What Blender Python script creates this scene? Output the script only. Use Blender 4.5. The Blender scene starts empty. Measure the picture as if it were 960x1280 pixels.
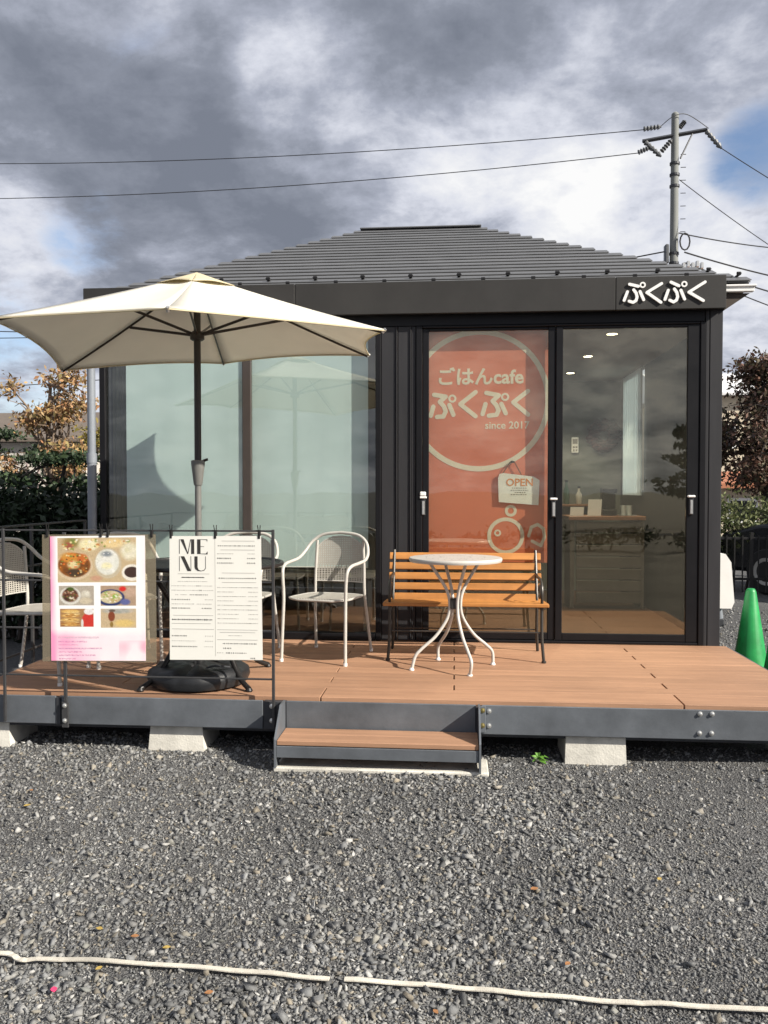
import bpy, bmesh, math, random
import numpy as np
from mathutils import Vector, Matrix

random.seed(7)
rng = np.random.default_rng(11)
S = bpy.context.scene
COL = S.collection
R = math.radians

# ------------------------------------------------------------------ camera
EYE = Vector((0.0, -6.29, 1.50))
cam_d = bpy.data.cameras.new('camera')
cam = bpy.data.objects.new('camera', cam_d)
COL.objects.link(cam)
cam.location = EYE
cam.rotation_euler = (R(90 - 1.49), 0, R(4.85))
cam_d.sensor_fit = 'VERTICAL'
cam_d.sensor_height = 34.6
cam_d.lens = 34.6 * 1036 / 1280
cam_d.clip_start = 0.05
cam_d.clip_end = 3000
S.camera = cam

# ------------------------------------------------------------------ light, sky, exposure
SUN_TO = Vector((1.93, -1.0, 1.47)).normalized()
sun_el = math.asin(SUN_TO.z)
sun_az = math.atan2(SUN_TO.x, SUN_TO.y)
sd = bpy.data.lights.new('sun', 'SUN')
sd.energy = 5.0
sd.angle = R(0.5)
sd.color = (1.0, 0.93, 0.82)
sun = bpy.data.objects.new('sun', sd)
COL.objects.link(sun)
sun.rotation_euler = SUN_TO.to_track_quat('Z', 'Y').to_euler()

W = bpy.data.worlds.new('World')
S.world = W
W.use_nodes = True
wt = W.node_tree
wt.nodes.clear()
wn, wl = wt.nodes.new, wt.links.new


def wmath(op, a, b=None, c=None, clamp=False):
    n = wn('ShaderNodeMath')
    n.operation = op
    n.use_clamp = clamp
    for i, v in enumerate((a, b, c)):
        if v is None:
            continue
        if isinstance(v, (int, float)):
            n.inputs[i].default_value = v
        else:
            wl(v, n.inputs[i])
    return n.outputs[0]


def sky_dir(az, el):
    az, el = R(az), R(el)
    return (math.sin(az) * math.cos(el), math.cos(az) * math.cos(el), math.sin(el))


out = wn('ShaderNodeOutputWorld')
bg = wn('ShaderNodeBackground')
bg.inputs['Strength'].default_value = 0.1
wl(bg.outputs[0], out.inputs['Surface'])
skyt = wn('ShaderNodeTexSky')
skyt.sky_type = 'NISHITA'
skyt.sun_disc = False
skyt.sun_elevation = sun_el
skyt.sun_rotation = sun_az
tc = wn('ShaderNodeTexCoord')
sep = wn('ShaderNodeSeparateXYZ')
wl(tc.outputs['Generated'], sep.inputs[0])
zc = wmath('ADD', wmath('MAXIMUM', sep.outputs[2], 0.0), 0.30)
px = wmath('DIVIDE', sep.outputs[0], zc)
py = wmath('DIVIDE', sep.outputs[1], zc)
comb = wn('ShaderNodeCombineXYZ')
wl(px, comb.inputs[0])
wl(py, comb.inputs[1])
comb.inputs[2].default_value = 5.3


def wnoise(scale, detail, rough, dist, off=None):
    n = wn('ShaderNodeTexNoise')
    n.inputs['Scale'].default_value = scale
    n.inputs['Detail'].default_value = detail
    n.inputs['Roughness'].default_value = rough
    n.inputs['Distortion'].default_value = dist
    v = comb.outputs[0]
    if off:
        a = wn('ShaderNodeVectorMath')
        a.operation = 'ADD'
        wl(v, a.inputs[0])
        a.inputs[1].default_value = off
        v = a.outputs[0]
    wl(v, n.inputs['Vector'])
    return n.outputs[0]


nA = wnoise(1.5, 5, 0.5, 0.0)
nB = wnoise(3.6, 10, 0.62, 0.12)
nB2 = wnoise(3.6, 10, 0.62, 0.12, (0.055, -0.03, 0.03))      # the same cloud field a little toward the sun: gives the billows a lit side
relief = wmath('MULTIPLY', wmath('SUBTRACT', nB, nB2), 0.70)
dens = wmath('ADD', wmath('MULTIPLY', nA, 0.66), wmath('MULTIPLY_ADD', nB, 0.44, 0.068))
dens = wmath('ADD', dens, relief)


def blob(az, el, size_deg):
    d = wn('ShaderNodeVectorMath')
    d.operation = 'DOT_PRODUCT'
    wl(tc.outputs['Generated'], d.inputs[0])
    d.inputs[1].default_value = sky_dir(az, el)
    m = wn('ShaderNodeMapRange')
    m.interpolation_type = 'SMOOTHERSTEP'
    wl(d.outputs['Value'], m.inputs[0])
    m.inputs[1].default_value = math.cos(R(size_deg))
    m.inputs[2].default_value = 1.0
    return m.outputs[0]


BLOBS = [(-25, 22, 13, -.16), (-13, 18.5, 9, -.16), (-21, 28, 10, -.06), (-3, 30.5, 10, -.10), (9, 29, 11, -.08), (-24, 31, 7, .08),
         (-9.5, 25, 7, .15), (4, 20.5, 9, .19), (11, 16.5, 9, .21), (-29, 15, 6, .22), (19, 26, 9, -.03),
         (-16, 14.5, 6, .10), (20, 12, 9, .14), (-3, 16, 6, .06), (117, 34, 80, .08)]
for az, el, sz, amp in BLOBS:
    dens = wmath('ADD', dens, wmath('MULTIPLY', blob(az, el, sz), amp))
ramp = wn('ShaderNodeValToRGB')
cr = ramp.color_ramp
cr.elements[0].position = 0.30
cr.elements[0].color = (0.205, 0.228, 0.284, 1)
cr.elements[1].position = 0.98
cr.elements[1].color = (1.0, 1.0, 1.0, 1)
for p_, c_ in ((0.46, (0.28, 0.306, 0.372)), (0.60, (0.43, 0.46, 0.55)), (0.76, (0.73, 0.755, 0.84))):
    e_ = cr.elements.new(p_)
    e_.color = (*c_, 1)
wl(dens, ramp.inputs[0])
cl = wn('ShaderNodeVectorMath')
cl.operation = 'SCALE'
cl.inputs['Scale'].default_value = 6.0
wl(ramp.outputs[0], cl.inputs[0])
# gaps where blue sky shows
gap = wmath('ADD', wmath('MULTIPLY', blob(19.6, 20.0, 4.4), 0.31), wmath('MULTIPLY', blob(-24.5, 16.5, 4.0), 0.22))
gap = wmath('ADD', gap, wmath('MULTIPLY', blob(-30, 7, 8), 0.28))
gap = wmath('ADD', gap, nB)
gm = wn('ShaderNodeMapRange')
gm.interpolation_type = 'SMOOTHSTEP'
gm.inputs[1].default_value = 0.60
gm.inputs[2].default_value = 0.95
wl(gap, gm.inputs[0])
skyb = wn('ShaderNodeVectorMath')
skyb.operation = 'MULTIPLY'
wl(skyt.outputs[0], skyb.inputs[0])
skyb.inputs[1].default_value = (.9, .9, .95)
mx = wn('ShaderNodeMix')
mx.data_type = 'RGBA'
wl(gm.outputs[0], mx.inputs[0])
wl(cl.outputs[0], mx.inputs[6])
wl(skyb.outputs[0], mx.inputs[7])
wl(mx.outputs[2], bg.inputs['Color'])

S.view_settings.view_transform = 'Standard'
S.view_settings.look = 'None'
S.view_settings.gamma = 1.0
S.view_settings.exposure = 0.7
S.cycles.use_denoising = True
S.cycles.max_bounces = 8
S.cycles.transparent_max_bounces = 24
S.cycles.diffuse_bounces = 3
S.cycles.glossy_bounces = 4
S.cycles.sample_clamp_indirect = 6

# ------------------------------------------------------------------ materials
MATS = {}


def mat(name, color, rough=0.6, metal=0.0, var=0.12, scale=12.0, bump=0.0, bscale=None, stretch=None,
        island=0.0, spec=0.5, trans=0.0, attr=None, tint=None, detail=6, dirt=0.0):
    """procedural surface: base colour varied by noise, optional per-piece variation, fine relief."""
    if name in MATS:
        return MATS[name]
    m = bpy.data.materials.new(name)
    m.use_nodes = True
    t = m.node_tree
    b = t.nodes['Principled BSDF']
    b.inputs['Roughness'].default_value = rough
    b.inputs['Metallic'].default_value = metal
    b.inputs['Specular IOR Level'].default_value = spec
    co = t.nodes.new('ShaderNodeTexCoord')
    mp = t.nodes.new('ShaderNodeMapping')
    t.links.new(co.outputs['Object'], mp.inputs[0])
    if stretch:
        mp.inputs['Scale'].default_value = stretch
    nz = t.nodes.new('ShaderNodeTexNoise')
    nz.inputs['Scale'].default_value = scale
    nz.inputs['Detail'].default_value = detail
    nz.inputs['Roughness'].default_value = 0.6
    t.links.new(mp.outputs[0], nz.inputs['Vector'])
    hsv = t.nodes.new('ShaderNodeHueSaturation')
    if attr:
        an = t.nodes.new('ShaderNodeAttribute')
        an.attribute_name = attr
        t.links.new(an.outputs['Color'], hsv.inputs['Color'])
    else:
        hsv.inputs['Color'].default_value = (*color, 1)
    mr = t.nodes.new('ShaderNodeMapRange')
    mr.inputs[1].default_value = 0.25
    mr.inputs[2].default_value = 0.75
    mr.inputs[3].default_value = 1 - var
    mr.inputs[4].default_value = 1 + var
    t.links.new(nz.outputs[0], mr.inputs[0])
    val = mr.outputs[0]
    if island:
        g = t.nodes.new('ShaderNodeNewGeometry')
        oi = t.nodes.new('ShaderNodeObjectInfo')
        ad = t.nodes.new('ShaderNodeMath')
        ad.operation = 'ADD'
        t.links.new(g.outputs['Random Per Island'], ad.inputs[0])
        t.links.new(oi.outputs['Random'], ad.inputs[1])
        fr = t.nodes.new('ShaderNodeMath')
        fr.operation = 'FRACT'
        t.links.new(ad.outputs[0], fr.inputs[0])
        m2 = t.nodes.new('ShaderNodeMapRange')
        m2.inputs[3].default_value = 1 - island
        m2.inputs[4].default_value = 1 + island
        t.links.new(fr.outputs[0], m2.inputs[0])
        mu = t.nodes.new('ShaderNodeMath')
        mu.operation = 'MULTIPLY'
        t.links.new(val, mu.inputs[0])
        t.links.new(m2.outputs[0], mu.inputs[1])
        val = mu.outputs[0]
        if tint:
            # second hue for some of the pieces
            mxn = t.nodes.new('ShaderNodeMix')
            mxn.data_type = 'RGBA'
            r2 = t.nodes.new('ShaderNodeValToRGB')
            els = r2.color_ramp.elements
            els[0].position = 0.0
            els[0].color = (*color, 1)
            els[1].position = 1.0
            els[1].color = (*tint[-1], 1)
            for i, c_ in enumerate(tint[:-1]):
                e_ = els.new((i + 1) / len(tint))
                e_.color = (*c_, 1)
            wnz = t.nodes.new('ShaderNodeTexWhiteNoise')
            wnz.noise_dimensions = '1D'
            t.links.new(fr.outputs[0], wnz.inputs['W'])
            t.links.new(wnz.outputs['Value'], r2.inputs[0])
            t.links.new(r2.outputs[0], hsv.inputs['Color'])
    if dirt:
        dn = t.nodes.new('ShaderNodeTexNoise')
        dn.inputs['Scale'].default_value = 2.1
        dn.inputs['Detail'].default_value = 9
        dn.inputs['Roughness'].default_value = 0.68
        t.links.new(co.outputs['Object'], dn.inputs['Vector'])
        dm = t.nodes.new('ShaderNodeMapRange')
        dm.inputs[1].default_value = 0.36
        dm.inputs[2].default_value = 0.60
        dm.inputs[3].default_value = 1 - dirt
        dm.inputs[4].default_value = 1.0
        t.links.new(dn.outputs[0], dm.inputs[0])
        dx = t.nodes.new('ShaderNodeMath')
        dx.operation = 'MULTIPLY'
        t.links.new(val, dx.inputs[0])
        t.links.new(dm.outputs[0], dx.inputs[1])
        val = dx.outputs[0]
    t.links.new(val, hsv.inputs['Value'])
    t.links.new(hsv.outputs[0], b.inputs['Base Color'])
    rr = t.nodes.new('ShaderNodeMapRange')
    rr.inputs[3].default_value = max(0.02, rough - 0.08)
    rr.inputs[4].default_value = min(1.0, rough + 0.08)
    t.links.new(nz.outputs[0], rr.inputs[0])
    t.links.new(rr.outputs[0], b.inputs['Roughness'])
    if bump:
        bn = t.nodes.new('ShaderNodeTexNoise')
        bn.inputs['Scale'].default_value = bscale or scale * 4
        bn.inputs['Detail'].default_value = 8
        t.links.new(mp.outputs[0], bn.inputs['Vector'])
        bp = t.nodes.new('ShaderNodeBump')
        bp.inputs['Strength'].default_value = bump
        bp.inputs['Distance'].default_value = 0.01
        t.links.new(bn.outputs[0], bp.inputs['Height'])
        t.links.new(bp.outputs[0], b.inputs['Normal'])
    if trans:
        tr = t.nodes.new('ShaderNodeBsdfTranslucent')
        t.links.new(hsv.outputs[0], tr.inputs[0])
        ms = t.nodes.new('ShaderNodeMixShader')
        ms.inputs[0].default_value = trans
        t.links.new(b.outputs[0], ms.inputs[1])
        t.links.new(tr.outputs[0], ms.inputs[2])
        t.links.new(ms.outputs[0], t.nodes['Material Output'].inputs[0])
    MATS[name] = m
    return m


def glass_mat(name, tint=(0.86, 0.9, 0.88), boost=1.5, ior=1.5, film=0.0, film_col=(0.6, 0.55, 0.42), gloss=(0.98, 0.97, 0.92)):
    m = bpy.data.materials.new(name)
    m.use_nodes = True
    t = m.node_tree
    t.nodes.clear()
    o = t.nodes.new('ShaderNodeOutputMaterial')
    tr = t.nodes.new('ShaderNodeBsdfTransparent')
    tr.inputs[0].default_value = (*tint, 1)
    gl = t.nodes.new('ShaderNodeBsdfGlossy')
    gl.inputs['Roughness'].default_value = 0.012
    gl.inputs['Color'].default_value = (*gloss, 1)
    # faint unevenness of the pane
    co = t.nodes.new('ShaderNodeTexCoord')
    nz = t.nodes.new('ShaderNodeTexNoise')
    nz.inputs['Scale'].default_value = 2.2
    nz.inputs['Detail'].default_value = 1
    t.links.new(co.outputs['Object'], nz.inputs['Vector'])
    bp = t.nodes.new('ShaderNodeBump')
    bp.inputs['Strength'].default_value = 0.05
    bp.inputs['Distance'].default_value = 0.02
    t.links.new(nz.outputs[0], bp.inputs['Height'])
    t.links.new(bp.outputs[0], gl.inputs['Normal'])
    # Schlick reflectance, the same from both sides of the thin pane
    r0 = ((ior - 1) / (ior + 1)) ** 2
    ge = t.nodes.new('ShaderNodeNewGeometry')
    dt = t.nodes.new('ShaderNodeVectorMath')
    dt.operation = 'DOT_PRODUCT'
    t.links.new(ge.outputs['Normal'], dt.inputs[0])
    t.links.new(ge.outputs['Incoming'], dt.inputs[1])
    val = dt.outputs['Value']
    for op, x in (('ABSOLUTE', None), ('SUBTRACT', 1.0), ('POWER', 5.0), ('MULTIPLY', (1 - r0) * boost), ('ADD', r0 * boost)):
        mu = t.nodes.new('ShaderNodeMath')
        mu.operation = op
        mu.use_clamp = op in ('ADD', 'SUBTRACT')
        if op == 'SUBTRACT':
            mu.inputs[0].default_value = x
            t.links.new(val, mu.inputs[1])
        else:
            t.links.new(val, mu.inputs[0])
            if x is not None:
                mu.inputs[1].default_value = x
        val = mu.outputs[0]
    ms = t.nodes.new('ShaderNodeMixShader')
    t.links.new(mu.outputs[0], ms.inputs[0])
    t.links.new(tr.outputs[0], ms.inputs[1])
    t.links.new(gl.outputs[0], ms.inputs[2])
    res = ms.outputs[0]
    if film:
        df = t.nodes.new('ShaderNodeBsdfDiffuse')
        df.inputs[0].default_value = (*film_col, 1)
        m2 = t.nodes.new('ShaderNodeMixShader')
        m2.inputs[0].default_value = film
        t.links.new(res, m2.inputs[1])
        t.links.new(df.outputs[0], m2.inputs[2])
        res = m2.outputs[0]
    t.links.new(res, o.inputs[0])
    return m


def lamp_mat(name, col, strength):
    m = bpy.data.materials.new(name)
    m.use_nodes = True
    b = m.node_tree.nodes['Principled BSDF']
    b.inputs['Emission Color'].default_value = (*col, 1)
    b.inputs['Emission Strength'].default_value = strength
    return m


M_BLACK = mat('black_aluminium', (0.008, 0.008, 0.0095), 0.42, 0.0, 0.15, 6, spec=0.22)
M_SIDING = mat('dark_grey_siding', (0.027, 0.027, 0.030), 0.55, 0.0, 0.16, 3, 0.03, 60, (4, 4, .5), spec=.3)
M_FASCIA = mat('fascia_metal', (0.031, 0.030, 0.029), 0.6, 0.0, 0.16, 2.5, 0.04, 40, (1, 1, .35), spec=.3, dirt=.2)
M_ROOF = mat('roof_metal', (0.105, 0.108, 0.113), 0.5, 0.0, 0.10, 5, 0.05, 150, island=0.08)
M_GUTTER = mat('gutter_white', (0.72, 0.72, 0.70), 0.4, 0, 0.05, 8)
M_PIPE = mat('downpipe_grey', (0.20, 0.22, 0.25), 0.4, 0, 0.08, 8)
M_WHITE = mat('letter_white', (0.80, 0.80, 0.78), 0.45, 0, 0.04, 30)
M_DECK = mat('deck_board', (0.355, 0.198, 0.118), 0.68, 0, 0.20, 5, 0.12, 60, (0.35, 6, 6), island=0.08, dirt=.12)
M_STEEL = mat('beam_steel', (0.125, 0.138, 0.155), 0.5, 0.15, 0.18, 5, 0.05, 60, dirt=.3)
M_STEELD = mat('bracket_steel', (0.045, 0.048, 0.055), 0.5, 0.3, 0.2, 12)
M_BOLT = mat('bolt_zinc', (0.62, 0.62, 0.60), 0.35, 0.8, 0.1, 60)
M_BOLTB = mat('bolt_brass', (0.30, 0.25, 0.10), 0.45, 0.8, 0.2, 60)
M_RAIL = mat('rail_steel', (0.045, 0.045, 0.047), 0.5, 0.2, 0.15, 20)
M_CONC = mat('concrete', (0.60, 0.58, 0.52), 0.85, 0, 0.14, 9, 0.25, 90, dirt=.35)
M_CANOPY = mat('canopy_cloth', (0.83, 0.80, 0.71), 0.85, 0, 0.05, 3, 0.05, 300, trans=0.30)
M_VENT = mat('vent_cloth', (0.72, 0.64, 0.44), 0.85, 0, 0.03, 3, 0.05, 300, trans=0.3)
M_POLE = mat('parasol_pole', (0.035, 0.028, 0.024), 0.4, 0.2, 0.1, 20)
M_POLEG = mat('parasol_pole_grey', (0.16, 0.16, 0.15), 0.42, 0.1, 0.1, 20)
M_BASE = mat('base_vinyl', (0.014, 0.015, 0.017), 0.42, 0, 0.25, 14, 0.2, 25)
M_CHAIR = mat('chair_white_metal', (0.45, 0.435, 0.40), 0.38, 0.0, 0.10, 25, 0.04, 120)
M_SHEET = mat('chair_sheet_metal', (0.38, 0.36, 0.32), 0.42, 0.0, 0.10, 25)
M_IRON = mat('black_iron', (0.018, 0.017, 0.017), 0.4, 0.3, 0.2, 25)
M_TABLE = mat('bistro_table_paint', (0.50, 0.485, 0.45), 0.4, 0.0, 0.08, 15, 0.03, 120)
M_WOOD = mat('bench_slat_wood', (0.50, 0.215, 0.055), 0.48, 0, 0.22, 4, 0.08, 40, (0.5, 9, 9), island=0.14, dirt=.25)
M_BIRON = mat('bench_iron', (0.05, 0.047, 0.043), 0.42, 0.4, 0.25, 25)
M_CURTAIN = mat('screen_fabric', (0.64, 0.755, 0.77), 0.8, 0, 0.03, 2.0, 0.04, 220, (1, 1, 0.2), trans=0.15)
M_ORANGE = mat('banner_orange', (0.82, 0.24, 0.145), 0.75, 0, 0.06, 1.4, 0.03, 300, trans=0.12)
M_BLET = mat('banner_letter', (0.82, 0.78, 0.70), 0.7, 0, 0.04, 20)
M_PAPER = mat('menu_sheet', (0.76, 0.75, 0.695), 0.55, 0, 0.025, 5)
M_INK = mat('ink', (0.03, 0.028, 0.026), 0.6, 0, 0.05, 20)
M_INKG = mat('ink_faded', (0.28, 0.27, 0.25), 0.6, 0, 0.05, 20)
M_PRINT = mat('poster_print', (1, 1, 1), 0.35, 0, 0.02, 50, attr='Col')
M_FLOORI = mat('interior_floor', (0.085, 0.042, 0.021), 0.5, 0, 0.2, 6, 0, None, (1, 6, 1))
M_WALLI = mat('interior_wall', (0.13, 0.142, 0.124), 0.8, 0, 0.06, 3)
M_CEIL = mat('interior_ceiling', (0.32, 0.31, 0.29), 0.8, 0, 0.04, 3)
M_CONE = mat('cone_plastic', (0.010, 0.29, 0.07), 0.45, 0, 0.25, 9, dirt=.25)
M_TAPE = mat('tape_white', (0.66, 0.62, 0.53), 0.7, 0, 0.16, 40, .2, 200, dirt=.35)
M_BARK = mat('bark', (0.20, 0.15, 0.11), 0.9, 0, 0.3, 20, 0.5, 60)
M_BARKD = mat('bark_dark', (0.06, 0.048, 0.04), 0.9, 0, 0.3, 20, 0.5, 60)
G_DOOR = glass_mat('door_glass', (0.93, 0.94, 0.88), 2.4, 1.55, gloss=(1.0, 0.92, 0.76))
G_WIN = glass_mat('window_glass', (0.94, 0.96, 0.94), 1.7, 1.55)
G_FILM = glass_mat('poster_sleeve', (0.80, 0.76, 0.68), 0.6, 1.4, 0.28, (0.42, 0.37, 0.28))


# ------------------------------------------------------------------ mesh helpers
class MB:
    def __init__(self):
        self.v, self.f = [], []

    def add(self, vs, fs):
        n = len(self.v)
        self.v += [tuple(p) for p in vs]
        self.f += [tuple(i + n for i in q) for q in fs]
        return self

    def box(self, x0, x1, y0, y1, z0, z1, b=0.0):
        if b <= 0:
            vs = [(x, y, z) for z in (z0, z1) for y in (y0, y1) for x in (x0, x1)]
            return self.add(vs, [(0, 2, 3, 1), (4, 5, 7, 6), (0, 1, 5, 4), (2, 6, 7, 3), (0, 4, 6, 2), (1, 3, 7, 5)])
        c = ((x0 + x1) / 2, (y0 + y1) / 2, (z0 + z1) / 2)
        h = (abs(x1 - x0) / 2, abs(y1 - y0) / 2, abs(z1 - z0) / 2)
        b = min(b, min(h) * 0.9)
        idx, vs = {}, []
        for sx in (-1, 1):
            for sy in (-1, 1):
                for sz in (-1, 1):
                    for ax in range(3):
                        s = (sx, sy, sz)
                        p = [c[i] + s[i] * (h[i] - (0 if i == ax else b)) for i in range(3)]
                        idx[(sx, sy, sz, ax)] = len(vs)
                        vs.append(p)
        fs = []
        for ax in range(3):
            o = [i for i in range(3) if i != ax]
            for s in (-1, 1):
                q = []
                for a, bb in ((-1, -1), (1, -1), (1, 1), (-1, 1)):
                    k = [0, 0, 0]
                    k[ax] = s
                    k[o[0]] = a
                    k[o[1]] = bb
                    q.append(idx[(*k, ax)])
                fs.append(q)
            for a in (-1, 1):      # edges running along ax
                for bb in (-1, 1):
                    q = []
                    for s, aa in ((-1, o[0]), (1, o[0]), (1, o[1]), (-1, o[1])):
                        k = [0, 0, 0]
                        k[ax] = s
                        k[o[0]] = a
                        k[o[1]] = bb
                        q.append(idx[(*k, aa)])
                    fs.append(q)
        for sx in (-1, 1):
            for sy in (-1, 1):
                for sz in (-1, 1):
                    fs.append([idx[(sx, sy, sz, a)] for a in range(3)])
        return self.add(vs, fs)

    def tube(self, pts, r, n=8, closed=False, caps=True, ry=None):
        pts = [Vector(p) for p in pts]
        m = len(pts)
        rs = r if isinstance(r, (list, tuple)) else [r] * m
        tang = []
        for i in range(m):
            a = pts[i - 1] if (i > 0 or closed) else pts[i]
            b = pts[(i + 1) % m] if (i < m - 1 or closed) else pts[i]
            tang.append((b - a).normalized())
        t0 = tang[0]
        ref = Vector((0, 0, 1)) if abs(t0.z) < 0.9 else Vector((1, 0, 0))
        nrm = (ref - t0 * ref.dot(t0)).normalized()
        vs, fs = [], []
        for i in range(m):
            t = tang[i]
            nrm = (nrm - t * nrm.dot(t))
            nrm = nrm.normalized() if nrm.length > 1e-6 else t.orthogonal().normalized()
            bi = t.cross(nrm)
            for k in range(n):
                a = 2 * math.pi * k / n
                vs.append(pts[i] + nrm * math.cos(a) * rs[i] + bi * math.sin(a) * (ry or 1.0) * rs[i])
        for i in range(m if closed else m - 1):
            j = (i + 1) % m
            for k in range(n):
                l = (k + 1) % n
                fs.append((i * n + k, i * n + l, j * n + l, j * n + k))
        if caps and not closed:
            fs.append(tuple(range(n - 1, -1, -1)))
            fs.append(tuple((m - 1) * n + k for k in range(n)))
        return self.add(vs, fs)

    def lathe(self, prof, cx=0, cy=0, n=24, z0=0.0):
        vs, fs = [], []
        for r, z in prof:
            for k in range(n):
                a = 2 * math.pi * k / n
                vs.append((cx + r * math.cos(a), cy + r * math.sin(a), z0 + z))
        for i in range(len(prof) - 1):
            for k in range(n):
                l = (k + 1) % n
                fs.append((i * n + k, i * n + l, (i + 1) * n + l, (i + 1) * n + k))
        fs.append(tuple(range(n - 1, -1, -1)))
        fs.append(tuple((len(prof) - 1) * n + k for k in range(n)))
        return self.add(vs, fs)

    def prism(self, poly, y0, y1, plane='xz'):
        """outline in two axes extruded along the third"""
        def P(a, b, d):
            return {'xz': (a, d, b), 'yz': (d, a, b), 'xy': (a, b, d)}[plane]
        n = len(poly)
        vs = [P(a, b, y0) for a, b in poly] + [P(a, b, y1) for a, b in poly]
        fs = [tuple(range(n)), tuple(range(2 * n - 1, n - 1, -1))]
        for i in range(n):
            j = (i + 1) % n
            fs.append((i, j, n + j, n + i))
        return self.add(vs, fs)

    def ring(self, cx, cz, r, w, y0, y1, n=40, a0=0, a1=360):
        full = (a1 - a0) >= 360
        m = n if full else n + 1
        ang = [R(a0 + (a1 - a0) * k / n) for k in range(m)]
        vs = []
        for y in (y0, y1):
            for rr in (r - w / 2, r + w / 2):
                vs += [(cx + rr * math.cos(a), y, cz + rr * math.sin(a)) for a in ang]
        fs = []
        for k in range(m if full else m - 1):
            l = (k + 1) % m
            a, b, c, d = k, m + k, 2 * m + k, 3 * m + k
            a2, b2, c2, d2 = l, m + l, 2 * m + l, 3 * m + l
            fs += [(a, a2, b2, b), (c, d, d2, c2), (a, c, c2, a2), (b, b2, d2, d)]
        if not full:
            for k in (0, m - 1):
                fs.append((k, m + k, 3 * m + k, 2 * m + k))
        return self.add(vs, fs)

    def stroke(self, pts, w, y0, y1, cap=6):
        """round-ended brush stroke in the xz plane"""
        P = [Vector((a, b)) for a, b in pts]
        m = len(P)
        h = w / 2
        dirs = [(P[i + 1] - P[i]).normalized() for i in range(m - 1)]

        def left(d):
            return Vector((-d.y, d.x))
        L, Rr = [], []
        for i in range(m):
            if i == 0:
                L.append(P[0] + left(dirs[0]) * h)
                Rr.append(P[0] - left(dirs[0]) * h)
            elif i == m - 1:
                L.append(P[-1] + left(dirs[-1]) * h)
                Rr.append(P[-1] - left(dirs[-1]) * h)
            else:
                a, b = left(dirs[i - 1]), left(dirs[i])
                mid = (a + b).normalized()
                ml = h / max(0.35, mid.dot(a))
                turn = dirs[i - 1].x * dirs[i].y - dirs[i - 1].y * dirs[i].x
                arc = []
                a0 = math.atan2(a.y, a.x)
                a1 = math.atan2(b.y, b.x)
                dd = (a1 - a0 + math.pi) % (2 * math.pi) - math.pi
                for k in range(5):
                    g = a0 + dd * k / 4
                    arc.append(Vector((math.cos(g), math.sin(g))) * h)
                if turn > 0:      # left turn: left side is inner
                    L.append(P[i] + mid * ml)
                    Rr += [P[i] - q for q in arc]
                else:
                    L += [P[i] + q for q in arc]
                    Rr.append(P[i] - mid * ml)
        out = list(L)
        d = dirs[-1]
        b0 = math.atan2(left(d).y, left(d).x)
        for k in range(1, cap):
            g = b0 - math.pi * k / cap
            out.append(P[-1] + Vector((math.cos(g), math.sin(g))) * h)
        out += Rr[::-1]
        d = dirs[0]
        b0 = math.atan2(-left(d).y, -left(d).x)
        for k in range(1, cap):
            g = b0 - math.pi * k / cap
            out.append(P[0] + Vector((math.cos(g), math.sin(g))) * h)
        return self.prism([(q.x, q.y) for q in out], y0, y1)

    def mesh(self, name, smooth=False, recalc=True):
        me = bpy.data.meshes.new(name)
        me.from_pydata(self.v, [], self.f)
        if recalc:
            bm = bmesh.new()
            bm.from_mesh(me)
            bmesh.ops.recalc_face_normals(bm, faces=bm.faces)
            bm.to_mesh(me)
            bm.free()
        if smooth:
            me.polygons.foreach_set('use_smooth', [True] * len(me.polygons))
            me.update()
            try:
                me.set_sharp_from_angle(angle=R(40))
            except Exception:
                pass
        return me

    def build(self, name, m, parent=None, smooth=False, recalc=True, label=None):
        me = self.mesh(name, smooth, recalc)
        me.materials.append(m)
        return link(name, me, parent, label)


def link(name, me, parent=None, label=None, loc=None):
    o = bpy.data.objects.new(name, me)
    COL.objects.link(o)
    if parent is not None:
        o.parent = parent
    if loc is not None:
        o.location = loc
    if label:
        o['label'] = label
    return o


def tag(o, label=None, cat=None, group=None, kind=None):
    for k, v in (('label', label), ('category', cat), ('group', group), ('kind', kind)):
        if v:
            o[k] = v
    return o


def thing(name, label, cat, loc=(0, 0, 0), rz=0.0, group=None):
    o = bpy.data.objects.new(name, None)
    o.empty_display_size = 0.1
    COL.objects.link(o)
    o.location = loc
    o.rotation_euler = (0, 0, rz)
    return tag(o, label, cat, group)


def dup(root, loc, rz, label):
    r = root.copy()
    COL.objects.link(r)
    r.location = loc
    r.rotation_euler = (0, 0, rz)
    r['label'] = label
    for ch in list(root.children):
        c = ch.copy()
        COL.objects.link(c)
        c.parent = r
        for g in list(ch.children):
            d = g.copy()
            COL.objects.link(d)
            d.parent = c
    return r


def smooth_path(pts, sub=6):
    P = [Vector(p) for p in pts]
    out = []
    n = len(P)
    for i in range(n - 1):
        p0, p1, p2, p3 = P[max(i - 1, 0)], P[i], P[i + 1], P[min(i + 2, n - 1)]
        for k in range(sub):
            t = k / sub
            out.append(0.5 * ((2 * p1) + (-p0 + p2) * t + (2 * p0 - 5 * p1 + 4 * p2 - p3) * t * t + (-p0 + 3 * p1 - 3 * p2 + p3) * t ** 3))
    out.append(P[-1])
    return out


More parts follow.
